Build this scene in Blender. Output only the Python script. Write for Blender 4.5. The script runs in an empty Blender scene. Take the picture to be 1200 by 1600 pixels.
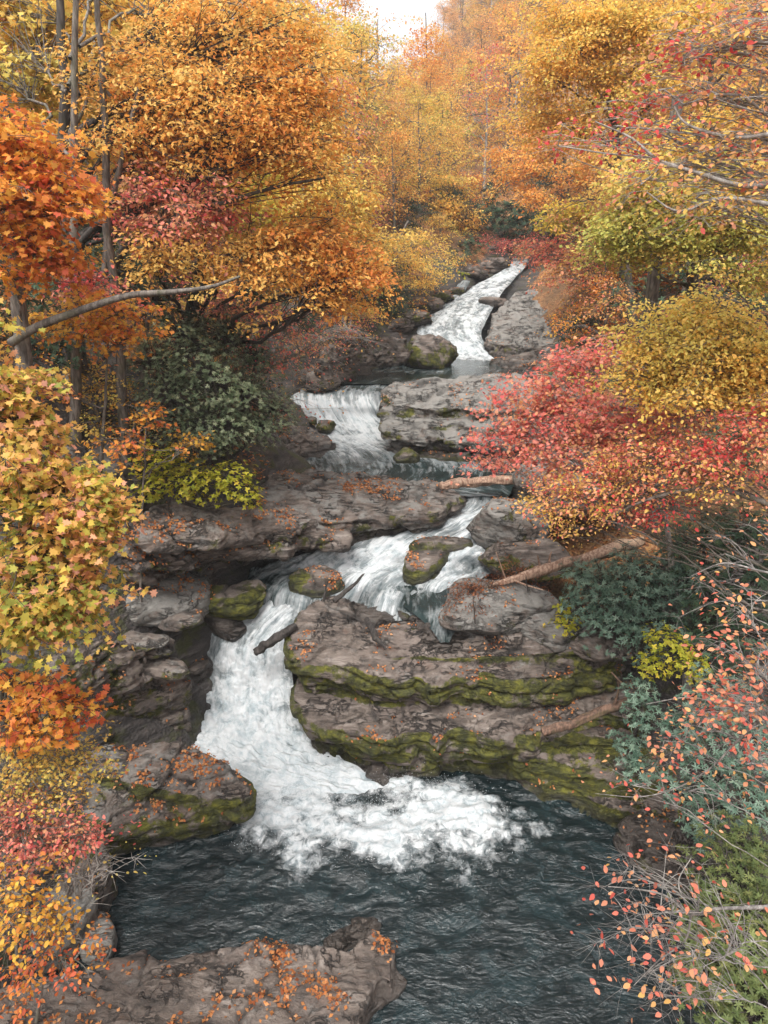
import bpy, bmesh, math, random
import numpy as np
from mathutils import Vector
from mathutils.geometry import tessellate_polygon

scene = bpy.context.scene
COL = scene.collection
# ------------------------------------------------------------------ camera
F, PITCH, H = 1067.0, math.radians(20), 11.0
cam = bpy.data.objects.new('camera', bpy.data.cameras.new('camera'))
COL.objects.link(cam)
cam.location = (0, 0, H); cam.rotation_euler = (math.pi/2 - PITCH, 0, 0)
cam.data.sensor_fit = 'VERTICAL'; cam.data.sensor_height = 24
cam.data.lens = 24*F/1600
cam.data.clip_start = 0.1; cam.data.clip_end = 2000
scene.camera = cam
# ------------------------------------------------------------------ world: bright overcast
SUN_EL, SUN_AZ = math.radians(58), math.radians(200)
w = bpy.data.worlds.new('World'); scene.world = w; w.use_nodes = True
nt = w.node_tree; bg = nt.nodes['Background']
sky = nt.nodes.new('ShaderNodeTexSky'); sky.sky_type = 'NISHITA'; sky.sun_disc = False
sky.sun_elevation = SUN_EL; sky.sun_rotation = SUN_AZ; sky.air_density = 1.0; sky.dust_density = 4.0; sky.ozone_density = 1.0
hs = nt.nodes.new('ShaderNodeHueSaturation'); hs.inputs['Saturation'].default_value = 0.14
nt.links.new(sky.outputs[0], hs.inputs['Color']); nt.links.new(hs.outputs[0], bg.inputs[0])
bg.inputs[1].default_value = 0.15
sun = bpy.data.objects.new('sun', bpy.data.lights.new('sun', 'SUN')); COL.objects.link(sun)
sun.data.energy = 1.5; sun.data.angle = math.radians(25); sun.data.color = (1, .96, .9)
sun.rotation_euler = (math.pi/2 - SUN_EL, 0, math.pi - SUN_AZ)
scene.view_settings.view_transform = 'Standard'; scene.view_settings.look = 'None'
scene.view_settings.exposure = 1.27; scene.view_settings.gamma = 1
scene.cycles.max_bounces = 6; scene.cycles.diffuse_bounces = 3; scene.cycles.transparent_max_bounces = 4
scene.cycles.volume_bounces = 0

# ------------------------------------------------------------------ helpers
CP, SP = math.cos(PITCH), math.sin(PITCH)
def ray(px, py):
    xc, yc = (px-600)/F, (800-py)/F
    return xc, CP + yc*SP, -SP + yc*CP
def atz(px, py, z):
    a, b, c = ray(px, py); t = (z-H)/c
    return np.array([a*t, b*t, z])
def at(px, py, Y):
    a, b, c = ray(px, py); t = Y/b
    return np.array([a*t, Y, H + c*t])
def scl(py, Y):           # metres per pixel there
    return Y/ray(600, py)[1]/F

def _h(ix, iy, iz, seed):
    h = (ix*374761393 + iy*668265263 + iz*2147483647*0 + iz*1274126177 + seed*974634777) & 0xffffffff
    h = ((h ^ (h >> 13))*1103515245) & 0xffffffff
    h = ((h ^ (h >> 15))*2246822519) & 0xffffffff
    return ((h ^ (h >> 16)) & 0xffffff)/float(0xffffff)
def vnoise(p, seed=0):
    p = np.asarray(p, float); i = np.floor(p).astype(np.int64); f = p - i
    f = f*f*f*(f*(f*6-15)+10); x, y, z = i[:, 0], i[:, 1], i[:, 2]; u, v, q = f[:, 0], f[:, 1], f[:, 2]
    r = 0
    for dx in (0, 1):
        for dy in (0, 1):
            for dz in (0, 1):
                wt = (u if dx else 1-u)*(v if dy else 1-v)*(q if dz else 1-q)
                r = r + wt*_h(x+dx, y+dy, z+dz, seed)
    return r*2-1
def fbm(p, o=4, seed=0, gain=.5):
    a, s, r = 1.0, 0.0, 0
    p = np.asarray(p, float)
    for k in range(o):
        r = r + a*vnoise(p + 17.3*k, seed+k*31); s += a; a *= gain; p = p*2.03
    return r/s
def voro(p, seed=0):
    """cell noise: distance to the nearest and second nearest point, and a random number of the cell"""
    p = np.asarray(p, float); i = np.floor(p).astype(np.int64); n = len(p); d1 = np.full(n, 9.); d2 = np.full(n, 9.); h = np.zeros(n)
    for a in (-1, 0, 1):
        for b in (-1, 0, 1):
            for c in (-1, 0, 1):
                x, y, z = i[:, 0]+a, i[:, 1]+b, i[:, 2]+c
                q = np.stack([x+_h(x, y, z, seed), y+_h(x, y, z, seed+1), z+_h(x, y, z, seed+2)], 1)
                d = np.linalg.norm(q-p, axis=1); r = _h(x, y, z, seed+3); m = d < d1
                d2 = np.where(m, d1, np.minimum(d2, d)); h = np.where(m, r, h); d1 = np.where(m, d, d1)
    return d1, d2, h
def sstep(a, b, x):
    t = np.clip((x-a)/(b-a), 0, 1); return t*t*(3-2*t)

def mesh_np(name, V, polys, attrs=None, smooth=True, uv=None):
    """polys: list of int arrays (n,k)"""
    me = bpy.data.meshes.new(name)
    V = np.asarray(V, np.float32)
    me.vertices.add(len(V)); me.vertices.foreach_set('co', V.ravel())
    nl = sum(p.size for p in polys); nf = sum(len(p) for p in polys)
    me.loops.add(nl); me.polygons.add(nf)
    me.loops.foreach_set('vertex_index', np.concatenate([p.ravel() for p in polys]).astype(np.int32))
    tot = np.concatenate([np.full(len(p), p.shape[1], np.int32) for p in polys])
    st = np.concatenate([[0], np.cumsum(tot)[:-1]]).astype(np.int32)
    me.polygons.foreach_set('loop_start', st); me.polygons.foreach_set('loop_total', tot)
    if smooth: me.polygons.foreach_set('use_smooth', np.ones(nf, bool))
    me.update(calc_edges=True)
    for k, v in (attrs or {}).items():
        at_ = me.attributes.new(k, 'FLOAT', 'POINT'); at_.data.foreach_set('value', np.asarray(v, np.float32))
    for k, v in (uv or {}).items():
        at_ = me.attributes.new(k, 'FLOAT_VECTOR', 'POINT'); at_.data.foreach_set('vector', np.asarray(v, np.float32).ravel())
    return me
def link(name, me, mat=None, parent=None, loc=None):
    o = bpy.data.objects.new(name, me)
    if me is not None and mat is not None: me.materials.append(mat)
    COL.objects.link(o)
    if parent is not None: o.parent = parent
    if loc is not None: o.location = [float(c) for c in loc]
    return o
def tag(o, label=None, cat=None, group=None, kind=None):
    if label: o['label'] = label
    if cat: o['category'] = cat
    if group: o['group'] = group
    if kind: o['kind'] = kind
    return o
def empty(name, loc):
    o = bpy.data.objects.new(name, None); COL.objects.link(o); o.location = [float(c) for c in loc]; o.empty_display_size = .3
    return o
def copy_tree(o, parent=None):
    c = o.copy(); COL.objects.link(c); c.parent = parent
    for ch in list(o.children): copy_tree(ch, c)
    return c

# ------------------------------------------------------------------ materials
class G:
    def __init__(s, name):
        s.m = bpy.data.materials.new(name); s.m.use_nodes = True; s.nt = s.m.node_tree; s.nt.nodes.clear()
        s.out = s.n('ShaderNodeOutputMaterial')
    def n(s, t, **kw):
        o = s.nt.nodes.new(t)
        for k, v in kw.items(): setattr(o, k, v)
        return o
    def l(s, a, b): s.nt.links.new(a, b)
    def set(s, sock, v):
        if hasattr(v, 'is_output') or isinstance(v, bpy.types.NodeSocket): s.l(v, sock)
        else: sock.default_value = v
    def math(s, op, a, b=None, c=None, clamp=False):
        o = s.n('ShaderNodeMath', operation=op, use_clamp=clamp); s.set(o.inputs[0], a)
        if b is not None: s.set(o.inputs[1], b)
        if c is not None: s.set(o.inputs[2], c)
        return o.outputs[0]
    def attr(s, k): return s.n('ShaderNodeAttribute', attribute_name=k)
    def mix(s, f, a, b, blend='MIX'):
        o = s.n('ShaderNodeMix', data_type='RGBA', blend_type=blend)
        s.set(o.inputs[0], f); s.set(o.inputs[6], a if hasattr(a, 'is_linked') else (*a, 1) if len(a) == 3 else a)
        s.set(o.inputs[7], b if hasattr(b, 'is_linked') else (*b, 1) if len(b) == 3 else b)
        return o.outputs[2]
    def map(s, v, scale): 
        o = s.n('ShaderNodeMapping'); s.l(v, o.inputs[0]); o.inputs['Scale'].default_value = scale; return o.outputs[0]
    def noise(s, v, sc, det=4, rough=.55, dist=0):
        o = s.n('ShaderNodeTexNoise'); s.l(v, o.inputs['Vector']); o.inputs['Scale'].default_value = sc
        o.inputs['Detail'].default_value = det; o.inputs['Roughness'].default_value = rough; o.inputs['Distortion'].default_value = dist
        return o.outputs[0]
    def step(s, x, a, b, t0=0.0, t1=1.0):
        o = s.n('ShaderNodeMapRange', interpolation_type='SMOOTHSTEP'); s.set(o.inputs[0], x)
        o.inputs[1].default_value = a; o.inputs[2].default_value = b; o.inputs[3].default_value = t0; o.inputs[4].default_value = t1
        return o.outputs[0]
    def ramp(s, x, stops, interp='LINEAR'):
        o = s.n('ShaderNodeValToRGB'); s.set(o.inputs[0], x); cr = o.color_ramp; cr.interpolation = interp
        while len(cr.elements) < len(stops): cr.elements.new(.5)
        for e, (p, c) in zip(cr.elements, stops): e.position = p; e.color = (*c, 1)
        return o.outputs[0]
    def bump(s, h, st, dist, nrm=None):
        o = s.n('ShaderNodeBump'); s.l(h, o.inputs['Height']); s.set(o.inputs['Strength'], st); o.inputs['Distance'].default_value = dist
        if nrm is not None: s.l(nrm, o.inputs['Normal'])
        return o.outputs[0]
    def pbsdf(s, col, rough, nrm=None, **kw):
        o = s.n('ShaderNodeBsdfPrincipled'); s.set(o.inputs['Base Color'], col if hasattr(col, 'is_linked') else (*col, 1))
        s.set(o.inputs['Roughness'], rough)
        if nrm is not None: s.l(nrm, o.inputs['Normal'])
        for k, v in kw.items(): s.set(o.inputs[k.replace('_', ' ')], v)
        return o.outputs[0]

def leaf_mat(name, stops, trans=.52, var=.28, rough=.6):
    g = G(name)
    a = g.attr('tint').outputs['Fac']; b = g.attr('val').outputs['Fac']
    c = g.ramp(a, stops)
    h = g.n('ShaderNodeHueSaturation'); g.l(c, h.inputs['Color']); g.set(h.inputs['Value'], g.math('MULTIPLY_ADD', b, var*2, 1-var))
    p = g.pbsdf(h.outputs[0], rough, Specular_IOR_Level=.25)
    t = g.n('ShaderNodeBsdfTranslucent'); g.l(h.outputs[0], t.inputs[0])
    m = g.n('ShaderNodeMixShader'); m.inputs[0].default_value = trans; g.l(p, m.inputs[1]); g.l(t.outputs[0], m.inputs[2])
    g.l(m.outputs[0], g.out.inputs[0]); return g.m
def bark_mat(name, c1, c2, moss=0.0):
    g = G(name); co = g.n('ShaderNodeTexCoord').outputs['Object']
    n1 = g.noise(g.map(co, (6, 6, 1.2)), 3, 5, .65); n2 = g.noise(co, 1.3, 3)
    c = g.mix(g.step(n1, .35, .7), c1, c2)
    c = g.mix(g.step(n2, .5, .75, 0, .5), c, (c2[0]*1.2, c2[1]*1.25, c2[2]*1.15))
    if moss: c = g.mix(g.step(g.noise(co, 2.2, 4), .5, .6, 0, moss), c, (.05, .06, .015))
    g.l(g.pbsdf(c, .85, g.bump(n1, .6, .03)), g.out.inputs[0]); return g.m
def rock_mat():
    g = G('layered_rock'); co = g.n('ShaderNodeTexCoord').outputs['Object']
    moss = g.attr('moss').outputs['Fac']; wet = g.attr('wet').outputs['Fac']; pale = g.attr('pale').outputs['Fac']
    warp = g.noise(co, .9, 3)
    vm = g.n('ShaderNodeVectorMath', operation='ADD'); sc = g.n('ShaderNodeVectorMath', operation='SCALE')
    cmb = g.n('ShaderNodeCombineXYZ'); g.l(warp, cmb.inputs[2]); g.l(cmb.outputs[0], sc.inputs[0]); sc.inputs['Scale'].default_value = .35
    g.l(co, vm.inputs[0]); g.l(sc.outputs[0], vm.inputs[1]); cw = vm.outputs[0]
    strata = g.noise(g.map(cw, (.5, 1.9, 7)), 1.6, 8, .66)
    blotch = g.noise(co, 1.1, 6, .62); fine = g.noise(g.map(co, (.8, 1.2, 1.4)), 16, 8, .78); mid = g.noise(co, 4.5, 5, .65)
    c = g.ramp(strata, [(.30, (.020, .016, .013)), (.42, (.088, .068, .056)), (.54, (.165, .132, .110)), (.66, (.27, .232, .205))])
    c = g.mix(g.step(blotch, .45, .66, 0, .55), c, (.165, .128, .110))
    c = g.mix(g.step(mid, .48, .7, 0, .6), c, (.030, .025, .023))
    # pale lichen / bleached grey
    lich = g.math('MULTIPLY', g.step(g.math('ADD', g.noise(co, 2.3, 6, .7), g.math('MULTIPLY', pale, .55)), .62, .80), 1.0)
    c = g.mix(g.math('MULTIPLY', lich, .8), c, g.mix(fine, (.12, .115, .105), (.33, .325, .30)))
    c = g.mix(g.step(fine, .45, .8, 0, .4), c, (.19, .168, .158))
    # thin wandering cracks and bedding lines
    ln = g.noise(g.map(cw, (.7, 2.0, 4)), 1.4, 7, .6, .6); ln = g.math('ABSOLUTE', g.math('SUBTRACT', ln, .5)); ln = g.step(ln, .002, .030, 1, 0)
    ln2 = g.noise(g.map(cw, (1.6, .9, 2)), 1.1, 6, .6, .4); ln2 = g.math('ABSOLUTE', g.math('SUBTRACT', ln2, .47)); ln2 = g.step(ln2, .002, .018, 1, 0)
    ln = g.math('MAXIMUM', ln, ln2); ln = g.math('MULTIPLY', ln, g.step(g.noise(co, 1.6, 3), .42, .6))
    c = g.mix(g.math('MULTIPLY', ln, .85), c, (.012, .010, .009))
    # rusty stain
    c = g.mix(g.step(g.noise(g.map(co, (1, 1, 2)), 1.7, 4), .58, .72, 0, .4), c, (.12, .062, .038))
    ms = g.step(g.math('ADD', g.math('MULTIPLY', g.math('SUBTRACT', g.noise(co, 1.7, 8, .70), .5), 2.9), moss), .42, .66)
    mc = g.ramp(g.noise(co, 5, 5, .7), [(.3, (.012, .016, .003)), (.47, (.055, .060, .006)), (.66, (.155, .150, .010))])
    wetm = g.step(g.math('ADD', wet, g.math('MULTIPLY', g.math('SUBTRACT', mid, .5), .5)), .35, .75)
    c = g.mix(g.math('MULTIPLY', ms, .92), c, mc)
    c = g.mix(g.math('MULTIPLY', wetm, .62), c, (.018, .016, .014))
    r = g.math('MULTIPLY_ADD', wetm, -.36, .66)
    r = g.math('MULTIPLY_ADD', ms, .25, r, clamp=True)
    hgt = g.math('MULTIPLY_ADD', fine, .38, g.math('MULTIPLY_ADD', mid, .6, strata)); hgt = g.math('MULTIPLY_ADD', ln, -.9, hgt)
    c = g.mix(g.attr('crack').outputs['Fac'], c, (.012, .010, .009))
    g.l(g.pbsdf(c, r, g.bump(hgt, 1.0, .085), Specular_IOR_Level=.5), g.out.inputs[0]); return g.m
def ground_mat():
    g = G('forest_floor'); co = g.n('ShaderNodeNewGeometry').outputs['Position']
    rocky = g.attr('rocky').outputs['Fac']; wet = g.attr('wet').outputs['Fac']
    v = g.n('ShaderNodeTexVoronoi'); g.l(co, v.inputs['Vector']); v.inputs['Scale'].default_value = 14
    lc = g.ramp(g.n('ShaderNodeSeparateColor').outputs[0], [(0, (0, 0, 0)), (1, (1, 1, 1))])
    sep = g.n('ShaderNodeSeparateColor'); g.l(v.outputs['Color'], sep.inputs[0])
    lit = g.ramp(sep.outputs[0], [(0, (.10, .045, .02)), (.35, (.20, .085, .035)), (.6, (.34, .14, .045)), (.8, (.30, .19, .07)), (1, (.42, .20, .10))])
    lit = g.mix(g.step(g.noise(co, .5, 5), .35, .65, 0, .7), lit, (.05, .035, .02))
    n1 = g.noise(g.map(co, (.7, .7, 6)), 1.5, 6, .65); mid = g.noise(co, 4, 5, .65)
    rk = g.ramp(n1, [(.3, (.015, .013, .012)), (.5, (.05, .043, .04)), (.68, (.11, .095, .088))])
    rk = g.mix(g.step(g.noise(co, 1.8, 5), .5, .62, 0, .75), rk, (.05, .055, .012))
    f = g.step(g.math('ADD', rocky, g.math('MULTIPLY', g.math('SUBTRACT', g.noise(co, 1.4, 5), .5), .9)), .4, .6)
    c = g.mix(f, lit, rk)
    c = g.mix(g.math('MULTIPLY', wet, .75), c, (.015, .013, .012))
    h = g.math('MULTIPLY_ADD', mid, .6, n1)
    h = g.math('MULTIPLY_ADD', v.outputs['Distance'], .5, h)
    g.l(g.pbsdf(c, g.math('MULTIPLY_ADD', wet, -.4, .85), g.bump(h, .8, .07)), g.out.inputs[0]); return g.m
def water_mat(name, deep=(.010, .018, .018), pool=False):
    g = G(name); uv = g.attr('flow').outputs['Vector']; pos = g.n('ShaderNodeNewGeometry').outputs['Position']
    foam = g.attr('foam').outputs['Fac']
    if pool:
        st = g.noise(g.map(pos, (1, 1, 1)), 5, 7, .72, .9); st2 = g.noise(pos, 1.6, 4, .6, 1.0)
    else:
        turb = g.attr('turb').outputs['Fac']
        sa = g.noise(g.map(uv, (1.1, 7, 1)), 1.0, 7, .70, .5); sb = g.noise(pos, 3.2, 8, .72, .8)
        st = g.mix(g.step(turb, .45, 1.0, .25, .85), sa, sb); st2 = g.noise(g.map(uv, (1.0, 1.9, 1)), 1.1, 5, .6, .8)
    k = g.math('ADD', g.math('MULTIPLY', g.math('SUBTRACT', st, .5), 1.6), g.math('MULTIPLY', g.math('SUBTRACT', st2, .5), .7))
    f = g.step(g.math('ADD', k, foam), .28, .92)
    f2 = g.step(g.math('ADD', k, foam), .05, .50, 0, .35)
    f = g.math('MAXIMUM', f, f2)
    base = g.mix(g.step(st2, .4, .7), deep, tuple(c*2.2 for c in deep))
    foamc = g.mix(g.step(st, .34, .60), (.40, .47, .50), (.69, .71, .72))
    c = g.mix(f, base, foamc)
    if pool:
        h = g.math('MULTIPLY_ADD', g.noise(g.map(pos, (.8, 1.3, 1)), 9, 5, .65, 1.4), .55, g.noise(g.map(pos, (.7, 1.3, 1)), 2.6, 3, .5, 2.0))
        nb = g.bump(h, g.math('MULTIPLY_ADD', f, -.35, .62), .10)
    else:
        h = g.math('MULTIPLY_ADD', g.noise(pos, 16, 4, .7), .4, st)
        nb = g.bump(h, .45, .06)
    r = g.math('MULTIPLY_ADD', f, .55, .06, clamp=True)
    p = g.pbsdf(c, r, nb, IOR=1.55 if pool else 1.4)
    s = g.n('ShaderNodeBsdfTranslucent'); g.l(c, s.inputs[0])
    m = g.n('ShaderNodeMixShader'); g.set(m.inputs[0], g.math('MULTIPLY', f, .3)); g.l(p, m.inputs[1]); g.l(s.outputs[0], m.inputs[2])
    g.l(m.outputs[0], g.out.inputs[0]); return g.m

ROCK, GROUND = rock_mat(), ground_mat()
WATER, POOL = water_mat('stream_water'), water_mat('pool_water', (.006, .0120, .0135), True)
BARK = bark_mat('grey_bark', (.055, .045, .038), (.20, .175, .15), .3)
DARKBARK = bark_mat('dark_bark', (.025, .02, .017), (.085, .07, .06), .2)
PALEBARK = bark_mat('pale_bark', (.16, .145, .13), (.38, .36, .33))
DEADWOOD = bark_mat('dead_wood', (.16, .085, .055), (.42, .29, .21))
DARKWOOD = bark_mat('wet_wood', (.012, .01, .009), (.06, .05, .045))
L = {}
def LM(k, *cols, **kw):
    n = len(cols); L[k] = leaf_mat(k+'_leaves', [((i+.0)/(n-1) if n > 1 else 0, c) for i, c in enumerate(cols)], **kw)
LM('orange', (.72, .25, .07), (.79, .37, .09), (.81, .46, .12), (.78, .53, .15))
LM('rust', (.68, .25, .07), (.77, .36, .08), (.80, .46, .12), (.80, .56, .17))
LM('gold', (.78, .40, .09), (.81, .50, .12), (.80, .57, .15), (.68, .57, .14))
LM('lime', (.76, .47, .13), (.72, .53, .15), (.60, .52, .13), (.44, .45, .11))
LM('olive', (.30, .30, .05), (.42, .40, .06), (.54, .46, .08), (.66, .42, .07))
LM('red', (.60, .10, .10), (.73, .22, .17), (.76, .32, .23), (.75, .42, .20))
LM('coral', (.66, .13, .10), (.74, .26, .17), (.76, .38, .20), (.74, .44, .14))
LM('peach', (.74, .26, .16), (.76, .42, .22), (.76, .45, .12), (.74, .50, .14))
LM('maple', (.72, .34, .24), (.74, .38, .14), (.72, .46, .12), (.56, .48, .09), (.34, .38, .08))
LM('fire', (.70, .16, .08), (.76, .28, .07), (.76, .36, .06), (.74, .46, .08))
LM('hill', (.64, .30, .14), (.77, .41, .15), (.80, .49, .19), (.68, .48, .28))
LM('rhodo', (.06, .09, .045), (.11, .145, .075), (.17, .20, .115), (.26, .28, .17), trans=.2, rough=.4)
LM('bluish', (.05, .095, .065), (.09, .15, .105), (.14, .21, .155), (.20, .27, .20), trans=.2, rough=.4)
LM('evergreen', (.022, .05, .03), (.04, .075, .04), (.07, .105, .05), trans=.15)
LM('needle', (.07, .10, .035), (.12, .15, .05), (.19, .20, .07), trans=.25)
LM('moss', (.20, .23, .02), (.34, .34, .03), (.48, .43, .05), (.62, .46, .06))
LM('brown', (.13, .045, .025), (.25, .09, .045), (.36, .15, .07))
LM('litter', (.30, .09, .04), (.50, .18, .06), (.64, .28, .10), (.62, .34, .18))
LM('mixed', (.62, .07, .07), (.70, .16, .13), (.76, .36, .22), (.76, .44, .15), (.72, .50, .12))
# ------------------------------------------------------------------ water ribbons (rows of left/right points: px, py, z)
def catmull(P, n):
    P = np.asarray(P, float); Q = np.vstack([2*P[0]-P[1], P, 2*P[-1]-P[-2]]); out = []
    for i in range(len(P)-1):
        a, b, c, d = Q[i:i+4]; t = np.linspace(0, 1, n, endpoint=False)[:, None]
        out.append(.5*((2*b)+(c-a)*t+(2*a-5*b+4*c-d)*t**2+(3*b-a-3*c+d)*t**3))
    return np.vstack(out+[P[-1:]])
WPTS = []
def ribbon(name, rows, nacross=120, per=28, amp=.08, seed=0, sag=.12, lump=1.0, thin=()):
    """rows: (L(px,py,z), R(px,py,z), foam, turbulence)"""
    Lp = np.array([atz(*r[0]) for r in rows]); Rp = np.array([atz(*r[1]) for r in rows])
    ft = np.array([[r[2], r[3]] for r in rows])
    Lc, Rc, fc = catmull(Lp, per), catmull(Rp, per), catmull(ft, per)
    n = len(Lc); t = np.linspace(0, 1, nacross)
    P = Lc[:, None]*(1-t)[None, :, None] + Rc[:, None]*t[None, :, None]
    wid = np.linalg.norm(Rc-Lc, axis=1)
    s = np.concatenate([[0], np.cumsum(np.linalg.norm(np.diff((Lc+Rc)/2, axis=0), axis=1))])
    S = np.repeat(s[:, None], nacross, 1); T = (t-.5)[None]*wid[:, None]
    foam = np.repeat(fc[:, :1], nacross, 1); turb = np.repeat(fc[:, 1:], nacross, 1)
    flat = P.reshape(-1, 3)
    e = fbm(np.stack([S.ravel()*.9, T.ravel()*4.5, np.zeros(S.size)], 1), 4, seed)          # strands
    b = fbm(np.stack([S.ravel()*1.1, T.ravel()*1.6, np.ones(S.size)*3], 1), 3, seed+7)      # lumps
    q = fbm(flat*7, 3, seed+9)
    steep = np.abs(np.gradient(Lc[:, 2])/np.maximum(np.gradient(s), 1e-3)); steep = np.repeat(np.clip(steep, 0, 1.2)[:, None], nacross, 1).ravel()
    tb = turb.ravel()
    r1 = 1-2*np.abs(fbm(np.stack([S.ravel()*1.6, T.ravel()*2.4, flat[:, 2]*1.2], 1), 5, seed+13)); r2 = fbm(flat*4.5, 4, seed+15)
    hgt = (e*.06*(.3+steep) + b*.16*tb*lump + r1*.06*tb + r2*.08*tb + q*.03*tb)*amp/.08
    flat[:, 2] += hgt; flat[:, 1] -= np.clip(hgt, -.2, .2)*steep*.5
    ed = np.minimum(t, 1-t)[None]*wid[:, None]
    flat[:, 2] -= sag*(1-sstep(0, .35, ed.ravel()))
    fm = foam.ravel() + b*.22 + r2*.35*tb + e*.12 - .25*(1-sstep(0, .25, ed.ravel()))
    for tx, ty, tz, rr_, am in thin: fm = fm - am*np.exp(-np.sum(((flat-atz(tx, ty, tz))/rr_)**2, 1))
    I = np.arange(n*nacross).reshape(n, nacross)
    quads = np.stack([I[:-1, :-1].ravel(), I[1:, :-1].ravel(), I[1:, 1:].ravel(), I[:-1, 1:].ravel()], 1)
    fl = np.stack([S.ravel(), T.ravel(), np.zeros(S.size)], 1)
    me = mesh_np(name, flat, [quads], {'foam': fm, 'turb': tb}, uv={'flow': fl})
    o = link(name, me, WATER); tag(o, kind='structure')
    WPTS.append(flat.reshape(n, nacross, 3)[::9, ::12].reshape(-1, 3)); return o
ribbon('lower_cascade', [
    ((380, 885, 3.40), (520, 900, 3.42), .25, .3), ((388, 905, 3.28), (480, 925, 3.25), .5, .4), ((372, 945, 2.95), (466, 950, 3.0), .72, .5),
    ((315, 985, 2.4), (458, 985, 2.6), .74, .6), ((285, 1020, 1.9), (455, 1025, 2.1), .82, .7), ((272, 1070, 1.25), (460, 1075, 1.35), .85, .9),
    ((270, 1120, .75), (472, 1120, .8), .95, 1.0), ((265, 1160, .40), (500, 1165, .42), 1.0, 1.1), ((300, 1205, .20), (570, 1200, .22), 1.0, 1.1),
    ((360, 1245, .04), (690, 1232, .02), .95, .9), ((350, 1290, -.12), (760, 1275, -.12), .6, .5), ((340, 1310, -.3), (780, 1300, -.3), .4, .2)],
    nacross=190, per=34, seed=3, amp=.085, thin=[(350, 975, 2.6, .5, .75), (310, 1035, 1.8, .5, .65), (300, 1090, 1.1, .4, .5), (400, 1010, 2.2, .3, .15), (360, 1060, 1.4, .3, .25), (455, 1110, .9, .35, .3), (470, 920, 3.3, .35, .3)])
ribbon('middle_rapids', [
    ((733, 768, 4.55), (775, 768, 4.55), .3, .3), ((712, 790, 4.38), (772, 790, 4.38), .75, .5), ((650, 810, 4.2), (770, 812, 4.2), .75, .5), ((560, 828, 4.02), (768, 838, 4.0), .62, .5),
    ((480, 858, 3.8), (770, 866, 3.85), .75, .7), ((415, 880, 3.55), (768, 890, 3.45), .65, .8), ((385, 900, 3.38), (720, 915, 3.28), .6, .5), ((380, 925, 3.2), (690, 945, 3.2), .45, .3), ((380, 960, 2.7), (680, 975, 2.9), .3, .3)],
    nacross=190, per=30, seed=11, amp=.075, thin=[(430, 905, 3.4, .8, .35), (740, 885, 3.6, .4, .2), (600, 905, 3.3, .5, .15), (560, 850, 3.8, .5, .2), (650, 940, 3.2, .5, .3)])
ribbon('ledge_runoff', [((600, 915, 3.28), (775, 915, 3.28), .25, .1), ((625, 938, 3.27), (760, 938, 3.28), .18, .1), ((655, 960, 3.22), (735, 960, 3.24), .25, .1), ((676, 980, 3.14), (712, 980, 3.15), .5, .1), ((688, 998, 3.0), (702, 998, 3.0), .4, .1)], nacross=50, per=20, seed=14, amp=.03, sag=.10)
ribbon('middle_pool', [
    ((430, 595, 6.36), (640, 595, 6.36), .0, .1), ((440, 612, 6.25), (604, 612, 6.25), .45, .3), ((455, 635, 5.85), (592, 632, 5.85), .85, .5), ((475, 660, 5.3), (600, 655, 5.3), .8, .6),
    ((490, 690, 4.85), (640, 685, 4.9), .75, .7), ((465, 712, 4.70), (740, 708, 4.7), .38, .4), ((440, 735, 4.64), (800, 732, 4.62), .18, .25), ((430, 760, 4.60), (800, 760, 4.58), .08, .2), ((600, 778, 4.5), (790, 775, 4.5), .3, .2)],
    nacross=150, per=24, seed=21, amp=.06)
ribbon('upper_pool', [((560, 560, 6.45), (850, 556, 6.45), .0, .05), ((540, 575, 6.42), (850, 575, 6.42), .1, .06), ((440, 600, 6.38), (840, 600, 6.38), .02, .06)], nacross=130, per=30, seed=25, amp=.03)
def up(px, py, Y): return (px, py, at(px, py, Y)[2])
ribbon('upper_cascade', [
    (up(798, 403, 48.5), up(830, 403, 48.5), .5, .2), (up(788, 418, 46), up(822, 414, 46), .75, .85), (up(745, 442, 43.5), up(800, 437, 43.5), .68, .85), (up(705, 468, 41), up(780, 462, 41), .66, .85),
    (up(655, 500, 38.6), up(762, 495, 38.6), .66, .85), (up(655, 522, 37.2), up(752, 520, 37.2), .70, .85), (up(690, 545, 36.2), up(765, 545, 36.2), .85, .85), (up(695, 560, 35.4), up(780, 560, 35.2), .7, .85), (up(690, 574, 33.2), up(800, 574, 33.0), .1, .2)],
    nacross=120, per=24, seed=31, amp=.04, thin=[(770, 470, 9.6, .9, .5), (700, 500, 8.2, .8, .25), (760, 455, 10, .5, .3)])
ribbon('upper_side_fall', [(up(715, 440, 43), up(735, 436, 43), .4, .2), (up(700, 462, 41.5), up(722, 462, 41.5), .6, .3), (up(668, 492, 39), up(712, 492, 39), .6, .4)], nacross=30, per=20, seed=36, amp=.05)

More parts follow.
